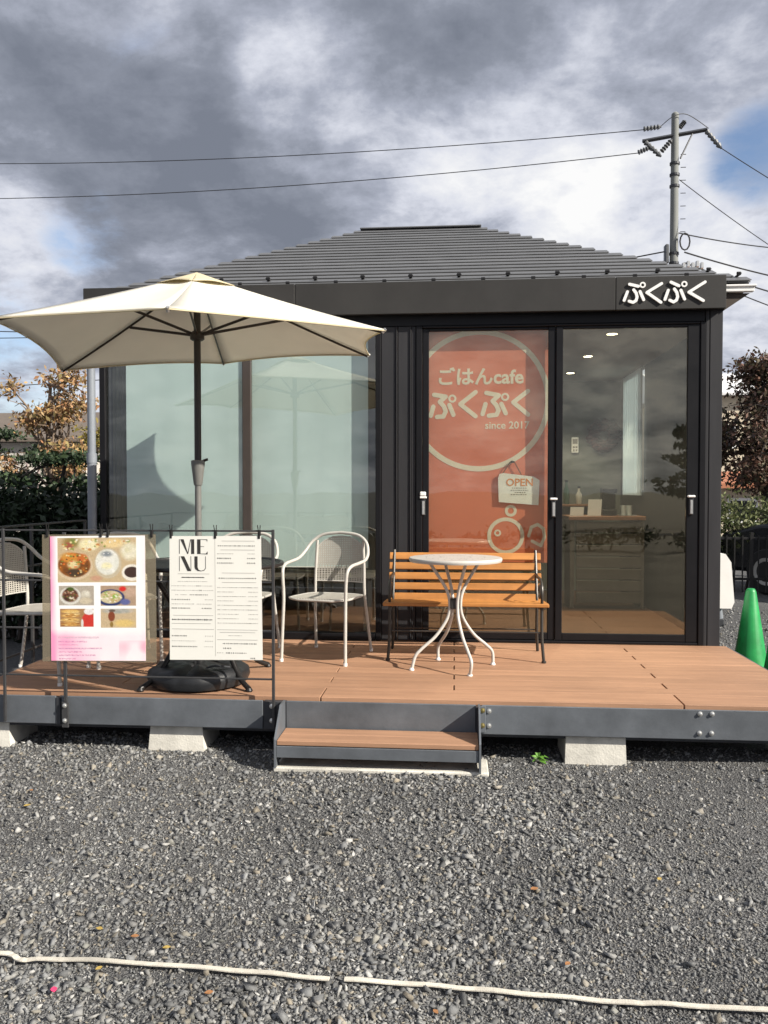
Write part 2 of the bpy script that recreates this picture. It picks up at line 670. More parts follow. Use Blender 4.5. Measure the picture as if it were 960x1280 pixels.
def text_obj(name, body, x0, z0, y, width, depth, m, parent, bold=0.0, rot=True):
    c = bpy.data.curves.new(name, 'FONT')
    c.body = body
    c.size = 1.0
    c.offset = bold
    c.extrude = 0.001
    c.resolution_u = 3
    o = bpy.data.objects.new('tmp_text', c)
    COL.objects.link(o)
    bpy.context.view_layer.update()
    dg = bpy.context.evaluated_depsgraph_get()
    me = bpy.data.meshes.new_from_object(o.evaluated_get(dg))
    bpy.data.objects.remove(o)
    bpy.data.curves.remove(c)
    co = np.zeros(len(me.vertices) * 3)
    me.vertices.foreach_get('co', co)
    co = co.reshape(-1, 3)
    mn, mxx = co.min(0), co.max(0)
    s = width / (mxx[0] - mn[0])
    new = np.zeros_like(co)
    new[:, 0] = x0 + (co[:, 0] - mn[0]) * s
    new[:, 2] = z0 + co[:, 1] * s
    new[:, 1] = y - np.where(co[:, 2] > 0, depth, 0.0)
    me.vertices.foreach_set('co', new.ravel())
    me.materials.clear()
    me.materials.append(m)
    me.name = name
    me.update()
    return link(name, me, parent)


# ------------------------------------------------------------------ ground
def ground_mat(name, c0, c1, scale):
    m = bpy.data.materials.new(name)
    m.use_nodes = True
    t = m.node_tree
    b = t.nodes['Principled BSDF']
    b.inputs['Roughness'].default_value = 0.9
    co = t.nodes.new('ShaderNodeTexCoord')
    vo = t.nodes.new('ShaderNodeTexVoronoi')
    vo.inputs['Scale'].default_value = scale
    t.links.new(co.outputs['Object'], vo.inputs['Vector'])
    nz = t.nodes.new('ShaderNodeTexNoise')
    nz.inputs['Scale'].default_value = 0.8
    nz.inputs['Detail'].default_value = 8
    t.links.new(co.outputs['Object'], nz.inputs['Vector'])
    sp = t.nodes.new('ShaderNodeSeparateColor')
    t.links.new(vo.outputs['Color'], sp.inputs[0])
    ad = t.nodes.new('ShaderNodeMath')
    ad.operation = 'MULTIPLY'
    t.links.new(sp.outputs[0], ad.inputs[0])
    t.links.new(nz.outputs[0], ad.inputs[1])
    r = t.nodes.new('ShaderNodeValToRGB')
    r.color_ramp.elements[0].position = 0.05
    r.color_ramp.elements[0].color = (*c0, 1)
    r.color_ramp.elements[1].position = 0.7
    r.color_ramp.elements[1].color = (*c1, 1)
    t.links.new(ad.outputs[0], r.inputs[0])
    t.links.new(r.outputs[0], b.inputs['Base Color'])
    bp = t.nodes.new('ShaderNodeBump')
    bp.inputs['Strength'].default_value = 0.9
    bp.inputs['Distance'].default_value = 0.01
    t.links.new(vo.outputs['Distance'], bp.inputs['Height'])
    t.links.new(bp.outputs[0], b.inputs['Normal'])
    return m


gm_ = MB()
NX = [-400, -60, -20, -8] + [-6 + 0.15 * i for i in range(1, 80)] + [8, 20, 60, 400]
NY = [-400, -60, -20, -8] + [-6 + 0.15 * i for i in range(1, 67)] + [6, 20, 60, 400]


def sstep(a, b, v):
    t = min(1.0, max(0.0, (v - a) / (b - a)))
    return t * t * (3 - 2 * t)


def gz(x, y):
    """gentle unevenness of the gravel yard, banked up a little against the deck"""
    if -7 < x < 7 and -7 < y < 5:
        bank = .034 * sstep(-3.3, -2.2, y) * (1 - sstep(-1.3, -.2, y))
        return bank + 0.007 * math.sin(x * 1.7 + 0.4) * math.cos(y * 2.1) + 0.005 * math.sin(3.1 * x + 2.3 * y) - 0.006
    return -0.008


vs = [(x, y, gz(x, y)) for y in NY for x in NX]
nx = len(NX)
fs = [(j * nx + i, j * nx + i + 1, (j + 1) * nx + i + 1, (j + 1) * nx + i) for j in range(len(NY) - 1) for i in range(nx - 1)]
gm_.add(vs, fs)
ground = gm_.build('ground', ground_mat('gravel_ground', (0.05, 0.05, 0.051), (0.18, 0.18, 0.178), 130), None, True)
ground['kind'] = 'structure'

M_STONE = mat('gravel_stone', (0.138, 0.141, 0.142), 0.8, 0, 0.26, 1.6, 0.3, 260, island=0.38, detail=4,
              tint=[(0.11, 0.112, 0.113), (0.18, 0.183, 0.183), (0.13, 0.133, 0.134), (0.235, 0.233, 0.222), (0.15, 0.153, 0.155),
                    (0.098, 0.10, 0.101), (0.33, 0.325, 0.31), (0.17, 0.17, 0.165), (0.21, 0.185, 0.145), (0.155, 0.162, 0.154)])


def gravel(name, n, area, size_med, size_sig, smax, blocky=False):
    """crushed stones, each an angular chip of its own"""
    t = (1 + 5 ** .5) / 2
    ico = np.array([(-1, t, 0), (1, t, 0), (-1, -t, 0), (1, -t, 0), (0, -1, t), (0, 1, t), (0, -1, -t), (0, 1, -t), (t, 0, -1), (t, 0, 1), (-t, 0, -1), (-t, 0, 1)])
    ico /= np.linalg.norm(ico[0])
    tri = np.array([(0, 11, 5), (0, 5, 1), (0, 1, 7), (0, 7, 10), (0, 10, 11), (1, 5, 9), (5, 11, 4), (11, 10, 2), (10, 7, 6), (7, 1, 8), (3, 9, 4), (3, 4, 2), (3, 2, 6), (3, 6, 8), (3, 8, 9), (4, 9, 5), (2, 4, 11), (6, 2, 10), (8, 6, 7), (9, 8, 1)])
    if blocky:
        ico = np.array([(sx, sy, sz) for sx in (-1, 1) for sy in (-1, 1) for sz in (-1, 1)], float) * .72
        tri = np.array([(0, 1, 3), (0, 3, 2), (4, 6, 7), (4, 7, 5), (0, 4, 5), (0, 5, 1), (2, 3, 7), (2, 7, 6), (0, 2, 6), (0, 6, 4), (1, 5, 7), (1, 7, 3)])
    nv, nt = len(ico), len(tri)
    x, y = area(n)
    s = np.minimum(size_med * np.exp(rng.normal(0, size_sig, n)), smax) * 0.5
    sc = s[:, None] * np.stack([np.ones(n), rng.uniform(.5, .95, n), rng.uniform(.22, .5, n)], 1)
    V = ico[None] * (1 + rng.uniform(-.5, .36, (n, nv, 1))) * (1 + (rng.uniform(-.35, .35, (n, nv, 3)) if blocky else 0)) * sc[:, None, :]
    q = rng.normal(size=(n, 4))
    q[:, 1:3] *= 0.35
    q /= np.linalg.norm(q, axis=1, keepdims=True)
    w, a, b, c = q.T
    M = np.stack([np.stack([1 - 2 * (b * b + c * c), 2 * (a * b - w * c), 2 * (a * c + w * b)], 1),
                  np.stack([2 * (a * b + w * c), 1 - 2 * (a * a + c * c), 2 * (b * c - w * a)], 1),
                  np.stack([2 * (a * c - w * b), 2 * (b * c + w * a), 1 - 2 * (a * a + b * b)], 1)], 1)
    V = np.einsum('nij,nkj->nki', M, V)
    z = np.array([gz(p, q2) for p, q2 in zip(x, y)]) + s * 0.22
    V += np.stack([x, y, z], 1)[:, None, :]
    me = bpy.data.meshes.new(name)
    me.vertices.add(n * nv)
    me.vertices.foreach_set('co', V.reshape(-1).astype(np.float32))
    F = (tri[None] + (np.arange(n) * nv)[:, None, None]).reshape(-1)
    me.loops.add(len(F))
    me.loops.foreach_set('vertex_index', F.astype(np.int32))
    me.polygons.add(n * nt)
    me.polygons.foreach_set('loop_start', np.arange(0, len(F), 3, dtype=np.int32))
    me.polygons.foreach_set('loop_total', np.full(n * nt, 3, dtype=np.int32))
    me.update()
    me.materials.append(M_STONE)
    o = link(name, me)
    o['kind'] = 'stuff'
    return o


def area_front(n):
    y = -4.35 + 2.9 * rng.random(n) ** 1.25
    half = 0.55 * (y + 6.29) + 0.25
    x = (rng.random(n) * 2 - 1) * half - 0.085 * (y + 6.29)
    return x, y


def area_drift(n):
    """coarser chips gather in drifts where wheels have pushed them aside"""
    xs, ys = [], []
    while sum(map(len, xs)) < n:
        x, y = area_front(n)
        d = np.sin(1.9 * x + .8 * y + .6) * np.cos(1.3 * y - .7 * x) + .5 * np.sin(4.1 * x - 2.2 * y) - .35 * x
        keep = rng.random(n) < 1 / (1 + np.exp(-2.2 * d)) + .12
        xs.append(x[keep])
        ys.append(y[keep])
    return np.concatenate(xs)[:n], np.concatenate(ys)[:n]


def area_side(n):
    y = -1.6 + 7 * rng.random(n)
    x = 2.0 + (y * .35 + 1.6) * rng.random(n)
    return x, y


tag(gravel('gravel', 72000, area_front, 0.0092, 0.42, 0.026), 'dark grey crushed stone spread over the yard before the deck')
tag(gravel('gravel', 19000, area_drift, 0.0175, 0.38, 0.040, True), 'angular grey chips lying in drifts on the crushed stone')
tag(gravel('gravel', 2000, area_drift, 0.029, 0.22, 0.050, True), 'largest angular stones lying loose on the crushed stone')
tag(gravel('gravel', 7000, area_side, 0.022, 0.35, 0.05, True), 'dark crushed stone beside the right end of the deck')

# white marking tape on the gravel
def tape(pts, label):
    P = smooth_path([(x, y - .03, 0) for x, y in pts], 5)
    m = MB()
    vs, w = [], 0.0092
    for i, p in enumerate(P):
        a = P[max(i - 1, 0)]
        b = P[min(i + 1, len(P) - 1)]
        d = (b - a).normalized()
        nn = Vector((-d.y, d.x, 0))
        ww = w * (1 + 0.05 * math.sin(i * 1.9) + 0.06 * math.sin(i * .7))
        z = gz(p.x, p.y) + 0.0165 + 0.0015 * math.sin(i * 1.3)
        for s, dz in ((-1, 0), (1, 0), (1, .004), (-1, .004)):
            q = p + nn * ww * s
            vs.append((q.x, q.y, z + dz))
    n = len(P)
    fs = [(0, 1, 2, 3), tuple(4 * (n - 1) + k for k in (3, 2, 1, 0))]
    for i in range(n - 1):
        for k in range(4):
            l = (k + 1) % 4
            fs.append((4 * i + k, 4 * i + l, 4 * i + 4 + l, 4 * i + 4 + k))
    m.add(vs, fs)
    tag(m.build('marking_tape', M_TAPE), label, 'tape', 'white tapes pegged to the gravel')


tape([(-2.6, -3.72), (-1.9, -3.74), (-1.468, -3.742), (-1.41, -3.752), (-1.365, -3.775), (-1.32, -3.768), (-1.142, -3.762), (-.8, -3.778), (-.55, -3.79), (-.375, -3.803)], 'white flat tape on the gravel with a kink near its left end')
tape([(-.33, -3.796), (-.1, -3.797), (.08, -3.803), (.3, -3.815), (.503, -3.828), (.6, -3.826), (.916, -3.838), (2.2, -3.88)], 'long straight white flat tape on the gravel below the steps to the right')


def small_leaf(x, y, s, m, label, cat='leaf', group=None, name='fallen_leaf'):
    mb = MB()
    a = random.uniform(0, 6.28)
    pts = []
    for k in range(9):
        t = k / 8
        pts.append((t - .5, .32 * math.sin(math.pi * t)))
    ring = pts + [(p, -q) for p, q in pts[-2:0:-1]]
    vs = []
    for dz in (0, .0015):
        for u, v in ring:
            vs.append((x + s * (u * math.cos(a) - v * math.sin(a)), y + s * (u * math.sin(a) + v * math.cos(a)), gz(x, y) + .014 + dz + .25 * s * u * u + .3 * s * abs(v)))
    n = len(ring)
    mb.add(vs, [tuple(range(n)), tuple(range(2 * n - 1, n - 1, -1))] + [(i, (i + 1) % n, n + (i + 1) % n, n + i) for i in range(n)])
    tag(mb.build(name, m), label, cat, group)


M_LY = mat('leaf_yellow', (0.38, 0.27, 0.07), 0.7, 0, 0.3, 60)
M_LB = mat('leaf_brown', (0.32, 0.15, 0.06), 0.6, 0, 0.25, 60)
M_LP = mat('petal_pink', (0.60, 0.05, 0.15), 0.6, 0, 0.15, 60)
M_LG = mat('leaf_green', (0.10, 0.24, 0.03), 0.6, 0, 0.2, 60)
small_leaf(-1.187, -3.948, .030, M_LP, 'bright pink petal on the gravel in the lower left', 'petal', name='petal')
for x, y, m_, lb in [(-1.10, -3.83, M_LY, 'yellow leaf just below the tape near its left end'), (-1.40, -3.90, M_LY, 'yellow leaf at the left edge below the tape'), (-.93, -3.70, M_LY, 'yellow leaf just above the left tape'),
                     (-1.06, -3.64, M_LB, 'brown leaf above the left tape beside the yellow ones'), (-.72, -3.93, M_LB, 'brown leaf below the left tape toward the bottom edge'), (-2.05, -2.45, M_LB, 'brown leaf on the gravel under the left footing block'),
                     (-1.98, -2.62, M_LY, 'yellow leaf on the gravel far left below the blocks'), (.36, -3.67, M_LB, 'larger brown leaf just above the long right tape'), (.30, -3.20, M_LB, 'tan leaf in the middle of the gravel right of centre'),
                     (-1.2, -3.6, M_LY, 'small yellow leaf above the kink of the left tape'), (-.05, -3.95, M_LB, 'brown leaf below the gap between the tapes'), (.78, -3.1, M_LY, 'yellow leaf on the gravel at the right')]:
    small_leaf(x, y, random.uniform(.022, .034), m_, lb, 'leaf', 'dry leaves on the gravel')

# ------------------------------------------------------------------ cafe building
ZD = 0.35
B = thing('cafe_building', 'small dark grey single storey cafe with low hipped metal roof and glass front', 'building', (0, 0, 0))
# shell
mb = MB()
mb.box(-2.72, 1.955, 0.0, 3.5, 0.26, ZD - 0.01)
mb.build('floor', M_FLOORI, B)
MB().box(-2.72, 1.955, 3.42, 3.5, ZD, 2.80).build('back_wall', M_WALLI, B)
MB().box(-2.79, -2.722, 0.06, 3.5, 0.0, 2.85).build('side_wall', M_SIDING, B)
mb = MB()
mb.box(1.90, 1.953, 0.05, 2.25, 0.0, 2.85)
mb.box(1.90, 1.953, 3.05, 3.5, 0.0, 2.85)
mb.box(1.90, 1.953, 2.25, 3.05, 0.0, 1.50)
mb.box(1.90, 1.953, 2.25, 3.05, 2.75, 2.85)
mb.build('side_wall', M_SIDING, B)
MB().box(-2.722, 1.90, 0.05, 3.42, 2.752, 2.79).build('ceiling', M_CEIL, B)
MB().box(-2.76, 1.83, 0.0, 0.05, 0.05, ZD - 0.012, 0.003).build('foundation_sill', M_BLACK, B)
# head over the openings
MB().box(-2.76, 1.832, 0.003, 0.05, 2.74, 2.86, 0.004).build('header_panel', M_BLACK, B)
# siding panels (vertical metal panels with ribs)
def siding(x0, x1, z0, z1, y=0.0):
    MB().box(x0, x1, y, y + 0.04, z0, z1, 0.004).build('siding_panel', M_SIDING, B)
siding(-0.555, -0.442, ZD + .004, 2.738)
siding(-0.428, -0.333, ZD + .004, 2.738)
siding(-0.325, -0.292, ZD + .004, 2.738)
for x in (-0.435, -0.329):
    MB().box(x - 0.0055, x + 0.0025, -0.012, 0.03, ZD + .004, 2.738, 0.002).build('siding_rib', M_SIDING, B)
siding(1.836, 1.862, ZD - .02, 2.86)
siding(1.866, 1.958, ZD - .02, 2.97)
# interior downlights belong to the ceiling
M_LAMP = lamp_mat('downlight_glow', (1.0, 0.86, 0.62), 9)
for x, y in ((1.25, .48), (1.236, 1.586), (1.226, 2.69)):
    l = thing('downlight', {.48: 'round lit downlight nearest the glass door', 1.586: 'middle lit downlight in the cafe ceiling', 2.69: 'lit downlight deepest in the cafe ceiling'}[y], 'ceiling light', (x, y, 2.752), 0, 'downlights in the cafe ceiling')
    MB().lathe([(.055, 0), (.055, -.006), (.042, -.008), (.042, -.001)], n=20).build('trim_ring', M_WHITE, l, True)
    MB().lathe([(.041, -.002), (.041, -.004)], n=20).build('lens', M_LAMP, l)
    pd = bpy.data.lights.new('downlight_beam', 'SPOT')
    pd.energy = 48
    pd.color = (1.0, .86, .66)
    pd.spot_size = R(110)
    pd.spot_blend = .6
    pd.shadow_soft_size = .04
    po = bpy.data.objects.new('downlight_beam', pd)
    COL.objects.link(po)
    po.parent = l
    po.location = (0, 0, -.03)

# ---- left window, two sashes
WIN = MB().box(-2.764, -2.716, -.012, .07, ZD + .003, 2.738, .004)
WIN.box(-.598, -.557, -.012, .07, ZD + .003, 2.738, .004)
WIN.box(-2.714, -.600, -.010, .07, ZD + .003, .405, .004)
WIN.box(-2.714, -.600, -.010, .07, 2.69, 2.738, .004)
win = WIN.build('window', M_BLACK, B)
MB().box(-1.634, -1.566, .014, .055, .407, 2.688, .004).build('mullion', mat('mullion_bronze', (.05, .04, .035), .4, 0, .1, 10), win)
MB().box(-2.715, -1.636, .020, .026, .406, 2.689).build('pane', G_WIN, win)
MB().box(-1.564, -.599, .036, .042, .406, 2.689).build('pane', G_WIN, win)
# ---- sliding door pair
DOOR = MB().box(-.290, -.243, -.014, .08, ZD + .002, 2.738, .004)
DOOR.box(1.797, 1.834, -.014, .08, ZD + .002, 2.738, .004)
DOOR.box(-.241, 1.795, -.012, .08, 2.722, 2.738, .004)
DOOR.box(-.241, 1.795, -.012, .08, ZD + .002, .372, .004)
door_frame = DOOR.build('sliding_door_frame', M_BLACK, B)


def leaf(x0, x1, g0, g1, y, lock_left):
    m = MB()
    m.box(x0, g0, y, y + .034, .374, 2.720, .004)
    m.box(g1, x1, y, y + .034, .374, 2.720, .004)
    m.box(g0, g1, y + .001, y + .033, .374, .428, .004)
    m.box(g0, g1, y + .001, y + .033, 2.700, 2.720, .004)
    d = m.build('door', M_BLACK, B)
    MB().box(g0 + .001, g1 - .001, y + .014, y + .020, .429, 2.699).build('pane', G_DOOR, d)
    return d


d1 = leaf(-.241, .752, -.193, .698, .004, True)
d2 = leaf(.754, 1.795, .805, 1.707, -.006, False)


def pull(x, z, d, y, lockbox):
    m = MB()
    m.box(x - .016, x + .016, y - .018, y + .003, z - .105, z + .022, .004)
    m.build('handle', M_STEELD, d)
    m = MB()
    m.box(x - .009, x + .009, y - .026, y - .016, z - .098, z + .005, .003)
    m.build('handle_grip', M_BOLT, d, label='narrow bright metal grip strip')
    m = MB()
    m.box(x - .026, x + .026, y - .030, y + .003, z + .024, z + .040, .004)
    if lockbox:
        m.box(x - .024, x + .020, y - .030, y + .003, z + .044, z + .075, .005)
    m.build('lock', M_WHITE, d)


pull(-.235, 1.415, d1, .004, True)
pull(.738, 1.405, d2, -.006, False)
pull(1.738, 1.425, d2, -.006, False)
# fascia box
def fascia(x0, x1):
    MB().box(x0, x1, -.085, -.055, 2.816, 3.056, .004).build('fascia_panel', M_FASCIA, B)
fascia(-2.853, -1.203)
fascia(-1.200, 1.168)
fascia(1.171, 1.953)
MB().box(-2.850, 1.950, -.054, -.002, 2.819, 2.845, .002).build('soffit', M_BLACK, B)
MB().box(-2.850, -2.826, -.054, -.002, 2.847, 3.045).build('fascia_return', M_FASCIA, B)
MB().box(1.926, 1.950, -.054, -.002, 2.847, 2.98).build('fascia_return', M_FASCIA, B)
# roof: overlapping courses of metal panels
YE, ZE, YR, ZR = -.03, 3.022, 1.75, 4.012
XL0, XR0, XL1, XR1 = -2.775, 2.148, -.88, .22
NC = 20
roof = MB().prism([(-.0, 2.85), (3.5, 2.85), (3.5, 2.90), (0, 2.90)], -2.72, 1.95, 'yz').build('roof', M_ROOF, B)
for i in range(NC):
    t0, t1 = i / NC, (i + 1.0) / NC
    y0, y1 = YE + (YR - YE) * t0, YE + (YR - YE) * t1
    z0, z1 = ZE + (ZR - ZE) * t0, ZE + (ZR - ZE) * t1
    xa, xb = XL0 + (XL1 - XL0) * (t0 + .1 / NC), XR0 + (XR1 - XR0) * (t0 + .1 / NC)
    k_ = (ZR - ZE) / (YR - YE)
    ov, th = .024, .017
    zt = z0 + th
    # folded sheet lapping over the course below, with a recessed riser under its nose
    poly = [(y0 - ov, zt - ov * k_), (y1, z1 + .002), (y1, z1 - .02), (y0, z0 - .012), (y0, zt - .006), (y0 - ov, zt - ov * k_ - .006)]
    MB().prism(poly, xa, xb, 'yz').build('roof_course', M_ROOF, roof)
yb = 3.6
mb = MB()
mb.add([(XL0 + .02, YE, ZE - .01), (XL1, YR, ZR - .01), (XL0 + .02, yb, ZE - .01), (XL0 + .02, YE, ZE - .06), (XL1, YR, ZR - .06), (XL0 + .02, yb, ZE - .06)], [(0, 1, 2), (3, 5, 4), (0, 3, 4, 1), (1, 4, 5, 2), (2, 5, 3, 0)])
mb.build('roof_slope', M_ROOF, roof)
mb = MB()
mb.add([(XR0 - .02, YE, ZE - .01), (XR1, YR, ZR - .01), (XR0 - .02, yb, ZE - .01), (XR0 - .02, YE, ZE - .06), (XR1, YR, ZR - .06), (XR0 - .02, yb, ZE - .06)], [(0, 2, 1), (3, 4, 5), (0, 1, 4, 3), (1, 2, 5, 4), (2, 0, 3, 5)])
mb.build('roof_slope', M_ROOF, roof)
mb = MB()
mb.add([(XL0, yb, ZE), (XR0, yb, ZE), (XR1, YR + .02, ZR), (XL1, YR + .02, ZR), (XL0, yb, ZE - .05), (XR0, yb, ZE - .05), (XR1, YR + .02, ZR - .05), (XL1, YR + .02, ZR - .05)], [(0, 1, 2, 3), (7, 6, 5, 4), (0, 4, 5, 1), (1, 5, 6, 2), (2, 6, 7, 3), (3, 7, 4, 0)])
mb.build('roof_slope', M_ROOF, roof)
MB().box(XL1 - .03, XR1 + .03, YR - .05, YR + .06, ZR + .002, ZR + .016, .004).build('ridge_cap', M_ROOF, roof)
# snow guards in two staggered rows
gmesh = MB()
gmesh.box(-.016, .016, -.005, .005, 0, .026, .003)
gmesh.box(-.012, .012, .006, .075, .0, .008, .002)
gmesh.box(-.020, .020, -.009, -.004, .010, .017, .002)
gme = gmesh.mesh('snow_guard')
gme.materials.append(M_IRON)
for k in range(12):
    t = 1.9 / NC
    link('snow_guard', gme, roof, loc=(-2.20 + .372 * k, YE + (YR - YE) * t, ZE + (ZR - ZE) * t + .026))
    t = .55 / NC
    link('snow_guard', gme, roof, loc=(-2.02 + .372 * k, YE + (YR - YE) * t, ZE + (ZR - ZE) * t + .026))
# gutter on the right corner and eave soffit
mb = MB()
mb.box(1.956, 2.175, -.060, -.012, 2.976, 2.992, .004)
mb.box(1.956, 2.160, -.053, -.012, 2.940, 2.960, .004)
mb.box(1.956, 2.165, -.045, -.012, 2.961, 2.975, .002)
mb.build('gutter', M_GUTTER, B, label='white two-line gutter end beyond the fascia')
MB().prism([(1.961, 2.815), (2.14, 2.935), (1.961, 2.935)], -.02, 3.5).build('eave_soffit', mat('eave_brown', (.05, .038, .03), .8, 0, .1, 10), B)
# downpipe on the left corner
mb = MB()
mb.tube([(-2.828, -.01, 0), (-2.828, -.01, 1.74)], .035, 14)
dp = mb.build('downpipe', M_PIPE, B, True)
MB().tube([(-2.828, -.01, 1.745), (-2.828, -.01, 2.80)], .031, 14).build('pipe_section', M_PIPE, dp, True)
MB().tube([(-2.828, -.01, 1.715), (-2.828, -.01, 1.79)], .039, 14).build('pipe_collar', M_PIPE, dp, True)
# sign lettering on the fascia, four hand drawn kana
def fx(x):
    return 1.2245 + (x - 115) * .000942


def fz(x, y):
    return 2.8785 - (y - 250) * .00094 - (x - 115) * 1.38e-5


KANA = [
    ([[(158, 122), (225, 138)], [(143, 180), (118, 246)], [(190, 165), (209, 190), (216, 220), (208, 248), (186, 262), (156, 252)], [(238, 178), (266, 242)]], (258, 128)),
    ([[(400, 118), (290, 186), (396, 262)]], None),
    ([[(470, 108), (530, 136)], [(450, 170), (426, 240)], [(496, 160), (515, 188), (521, 220), (512, 246), (490, 260), (462, 246)], [(545, 170), (573, 238)]], (570, 123)),
    ([[(725, 108), (605, 185), (713, 250)]], None)]
for strokes, ring in KANA:
    m = MB()
    for s in strokes:
        m.stroke([(fx(a), fz(a, b)) for a, b in s], .0205, -.099, -.087)
    if ring:
        m.ring(fx(ring[0]), fz(*ring), .0165, .0105, -.099, -.087, 24)
    m.build('sign_letter', M_WHITE, B)

# ---- things hung inside the glass
def screen(x0, x1, y, z0, z1, label, sag=.0006):
    m = MB()
    n = 24
    vs = []
    for k in range(n + 1):
        x = x0 + (x1 - x0) * k / n
        for z in (z0, z1):
            for dy in (0, .0025):
                vs.append((x, y + sag * math.sin(k * 1.1) + dy, z))
    fs = []
    for k in range(n):
        a, b = 4 * k, 4 * k + 4
        fs += [(a, b, b + 2, a + 2), (a + 1, a + 3, b + 3, b + 1), (a, a + 1, b + 1, b), (a + 2, b + 2, b + 3, a + 3)]
    fs += [(0, 2, 3, 1), (4 * n, 4 * n + 1, 4 * n + 3, 4 * n + 2)]
    m.add(vs, fs)
    t = thing('window_screen', label, 'roller blind', ((x0 + x1) / 2, y, z0))
    o = m.build('screen_cloth', M_CURTAIN, t)
    o.matrix_parent_inverse = Matrix.Translation((-(x0 + x1) / 2, -y, -z0))
    o = MB().tube([(x0, y + .02, z1 + .01), (x1, y + .02, z1 + .01)], .02, 12).build('roller', M_WHITE, t, True)
    o.matrix_parent_inverse = Matrix.Translation((-(x0 + x1) / 2, -y, -z0))
    o = MB().box(x0, x1, y - .004, y + .006, z0 - .012, z0 - .001, .003).build('bottom_bar', M_WHITE, t)
    o.matrix_parent_inverse = Matrix.Translation((-(x0 + x1) / 2, -y, -z0))
    return t


screen(-2.565, -1.625, .034, .915, 2.66, 'pale aqua roller blind in the left window bay behind the parasol pole')
screen(-1.575, -.665, .092, .91, 2.66, 'pale aqua roller blind behind the free white armchair')

t = thing('gap_filler', 'olive cloth added to brighten the narrow gap at the left edge of the window', 'curtain', (-2.63, .13, ZD + .06))  # made-up hanging strip, put in to lift the dark gap beside the blind
m = MB()
vs, fs = [], []
for k in range(15):
    x = -.085 + .165 * k / 14
    for z in (0, 2.26):
        for dy in (0, .003):
            vs.append((x, .012 * math.sin(k * 1.5) + dy, z))
for k in range(14):
    a, b = 4 * k, 4 * k + 4
    fs += [(a, b, b + 2, a + 2), (a + 1, a + 3, b + 3, b + 1), (a, a + 1, b + 1, b), (a + 2, b + 2, b + 3, a + 3)]
m.add(vs, fs)
m.build('filler_cloth', mat('filler_olive', (.13, .125, .085), .85, 0, .08, 4), t)
MB().tube([(-.085, 0, 2.275), (.085, 0, 2.275)], .008, 8).build('filler_rail', M_IRON, t)

bn = thing('banner', 'orange roll-up cafe banner with white lettering behind the left door pane', 'banner', (0, 0, 0))
MB().box(-.232, .752, .090, .0935, .95, 2.715).build('banner_cloth', M_ORANGE, bn)
YB = .0895
bm_ = MB()
bm_.ring(.185, 2.185, .520, .040, YB - .0015, YB, 72)
bm_.build('ring_emblem', M_BLET, bn)


def bx(x):
    return -.1935 + (520 + x / 5.647 - 536) * .006055


def bz(y):
    return 2.738 - (440 + y / 5.647 - 411) * .00613


for strokes, ring in [
    ([[(126, 302), (208, 316), (166, 352), (196, 385), (208, 420), (192, 455), (146, 458)], [(120, 385), (102, 450)], [(234, 375), (263, 444)]], (255, 330)),
    ([[(420, 286), (312, 370), (420, 455)]], None),
    ([[(496, 292), (584, 310), (540, 350), (568, 380), (582, 415), (568, 446), (514, 452)], [(490, 370), (470, 440)], [(602, 370), (633, 436)]], (628, 322)),
        ([[(788, 282), (686, 360), (790, 446)]], None)]:
    m = MB()
    for s in strokes:
        m.stroke([(bx(a), bz(b)) for a, b in s], .0335, YB - .0015, YB)
    if ring:
        m.ring(bx(ring[0]), bz(ring[1]), .0235, .015, YB - .0015, YB, 24)
    m.build('banner_letter', M_BLET, bn)
text_obj('banner_line', 'ごはんcafe', bx(158), bz(226), YB, bx(758) - bx(158), .0015, M_BLET, bn, .026)
text_obj('banner_line', 'since 2017', bx(488), bz(543), YB, bx(800) - bx(488), .0015, M_BLET, bn, .014)


def lx(x):
    return -.1935 + (600 + x / 9.14 - 536) * .006055


def lz(y):
    return 2.738 - (560 + y / 9.14 - 411) * .00613


m = MB()
m.ring(lx(298), lz(1000), .126, .028, YB - .0015, YB, 48)
m.ring(lx(205), lz(968), .020, .013, YB - .0015, YB, 20)
m.ring(lx(355), lz(715), .034, .022, YB - .0015, YB, 24)
m.stroke([(lx(560), lz(1000)), (lx(590), lz(900)), (lx(660), lz(870)), (lx(725), lz(915)), (lx(740), lz(1010)), (lx(700), lz(1110)), (lx(600), lz(1060))], .024, YB - .0015, YB)
m.build('fish_emblem', M_BLET, bn)

sg = thing('open_sign', 'small pale hanging board reading OPEN on the orange banner door', 'sign', (.337, .078, 1.40))
Msg = mat('sign_board', (.86, .88, .90), .55, 0, .05, 14)
pts = [(.004, .225), (.035, .232), (.26, .205), (.305, .178), (.298, -.012), (0, .012), (-.006, .19)]
MB().prism(pts, -.014, -.004).build('board', Msg, sg)
text_obj('board_text', 'OPEN', .055, .135, -.0145, .20, .002, mat('sign_orange', (.75, .27, .06), .6), sg, .01)
m = MB()
for k, (a, b, z) in enumerate([(.10, .21, .115), (.09, .22, .098), (.12, .20, .082), (.09, .21, .066)]):
    x = a
    while x < b:
        w = random.uniform(.006, .016)
        m.box(x, min(x + w, b), -.0155, -.0145, z, z + .006)
        x += w + .006
tag(m.build('board_print', M_INKG, sg), kind='stuff')
m = MB()
m.tube([(.03, -.009, .230), (.085, -.010, .315), (.115, -.010, .320), (.17, -.009, .218)], .004, 6)
m.build('cord', mat('cord_brown', (.16, .08, .04), .8), sg)
MB().lathe([(.014, 0), (.014, .012), (.006, .016)], n=12).build('hook', M_IRON, sg).location = (.10, -.006, .310)

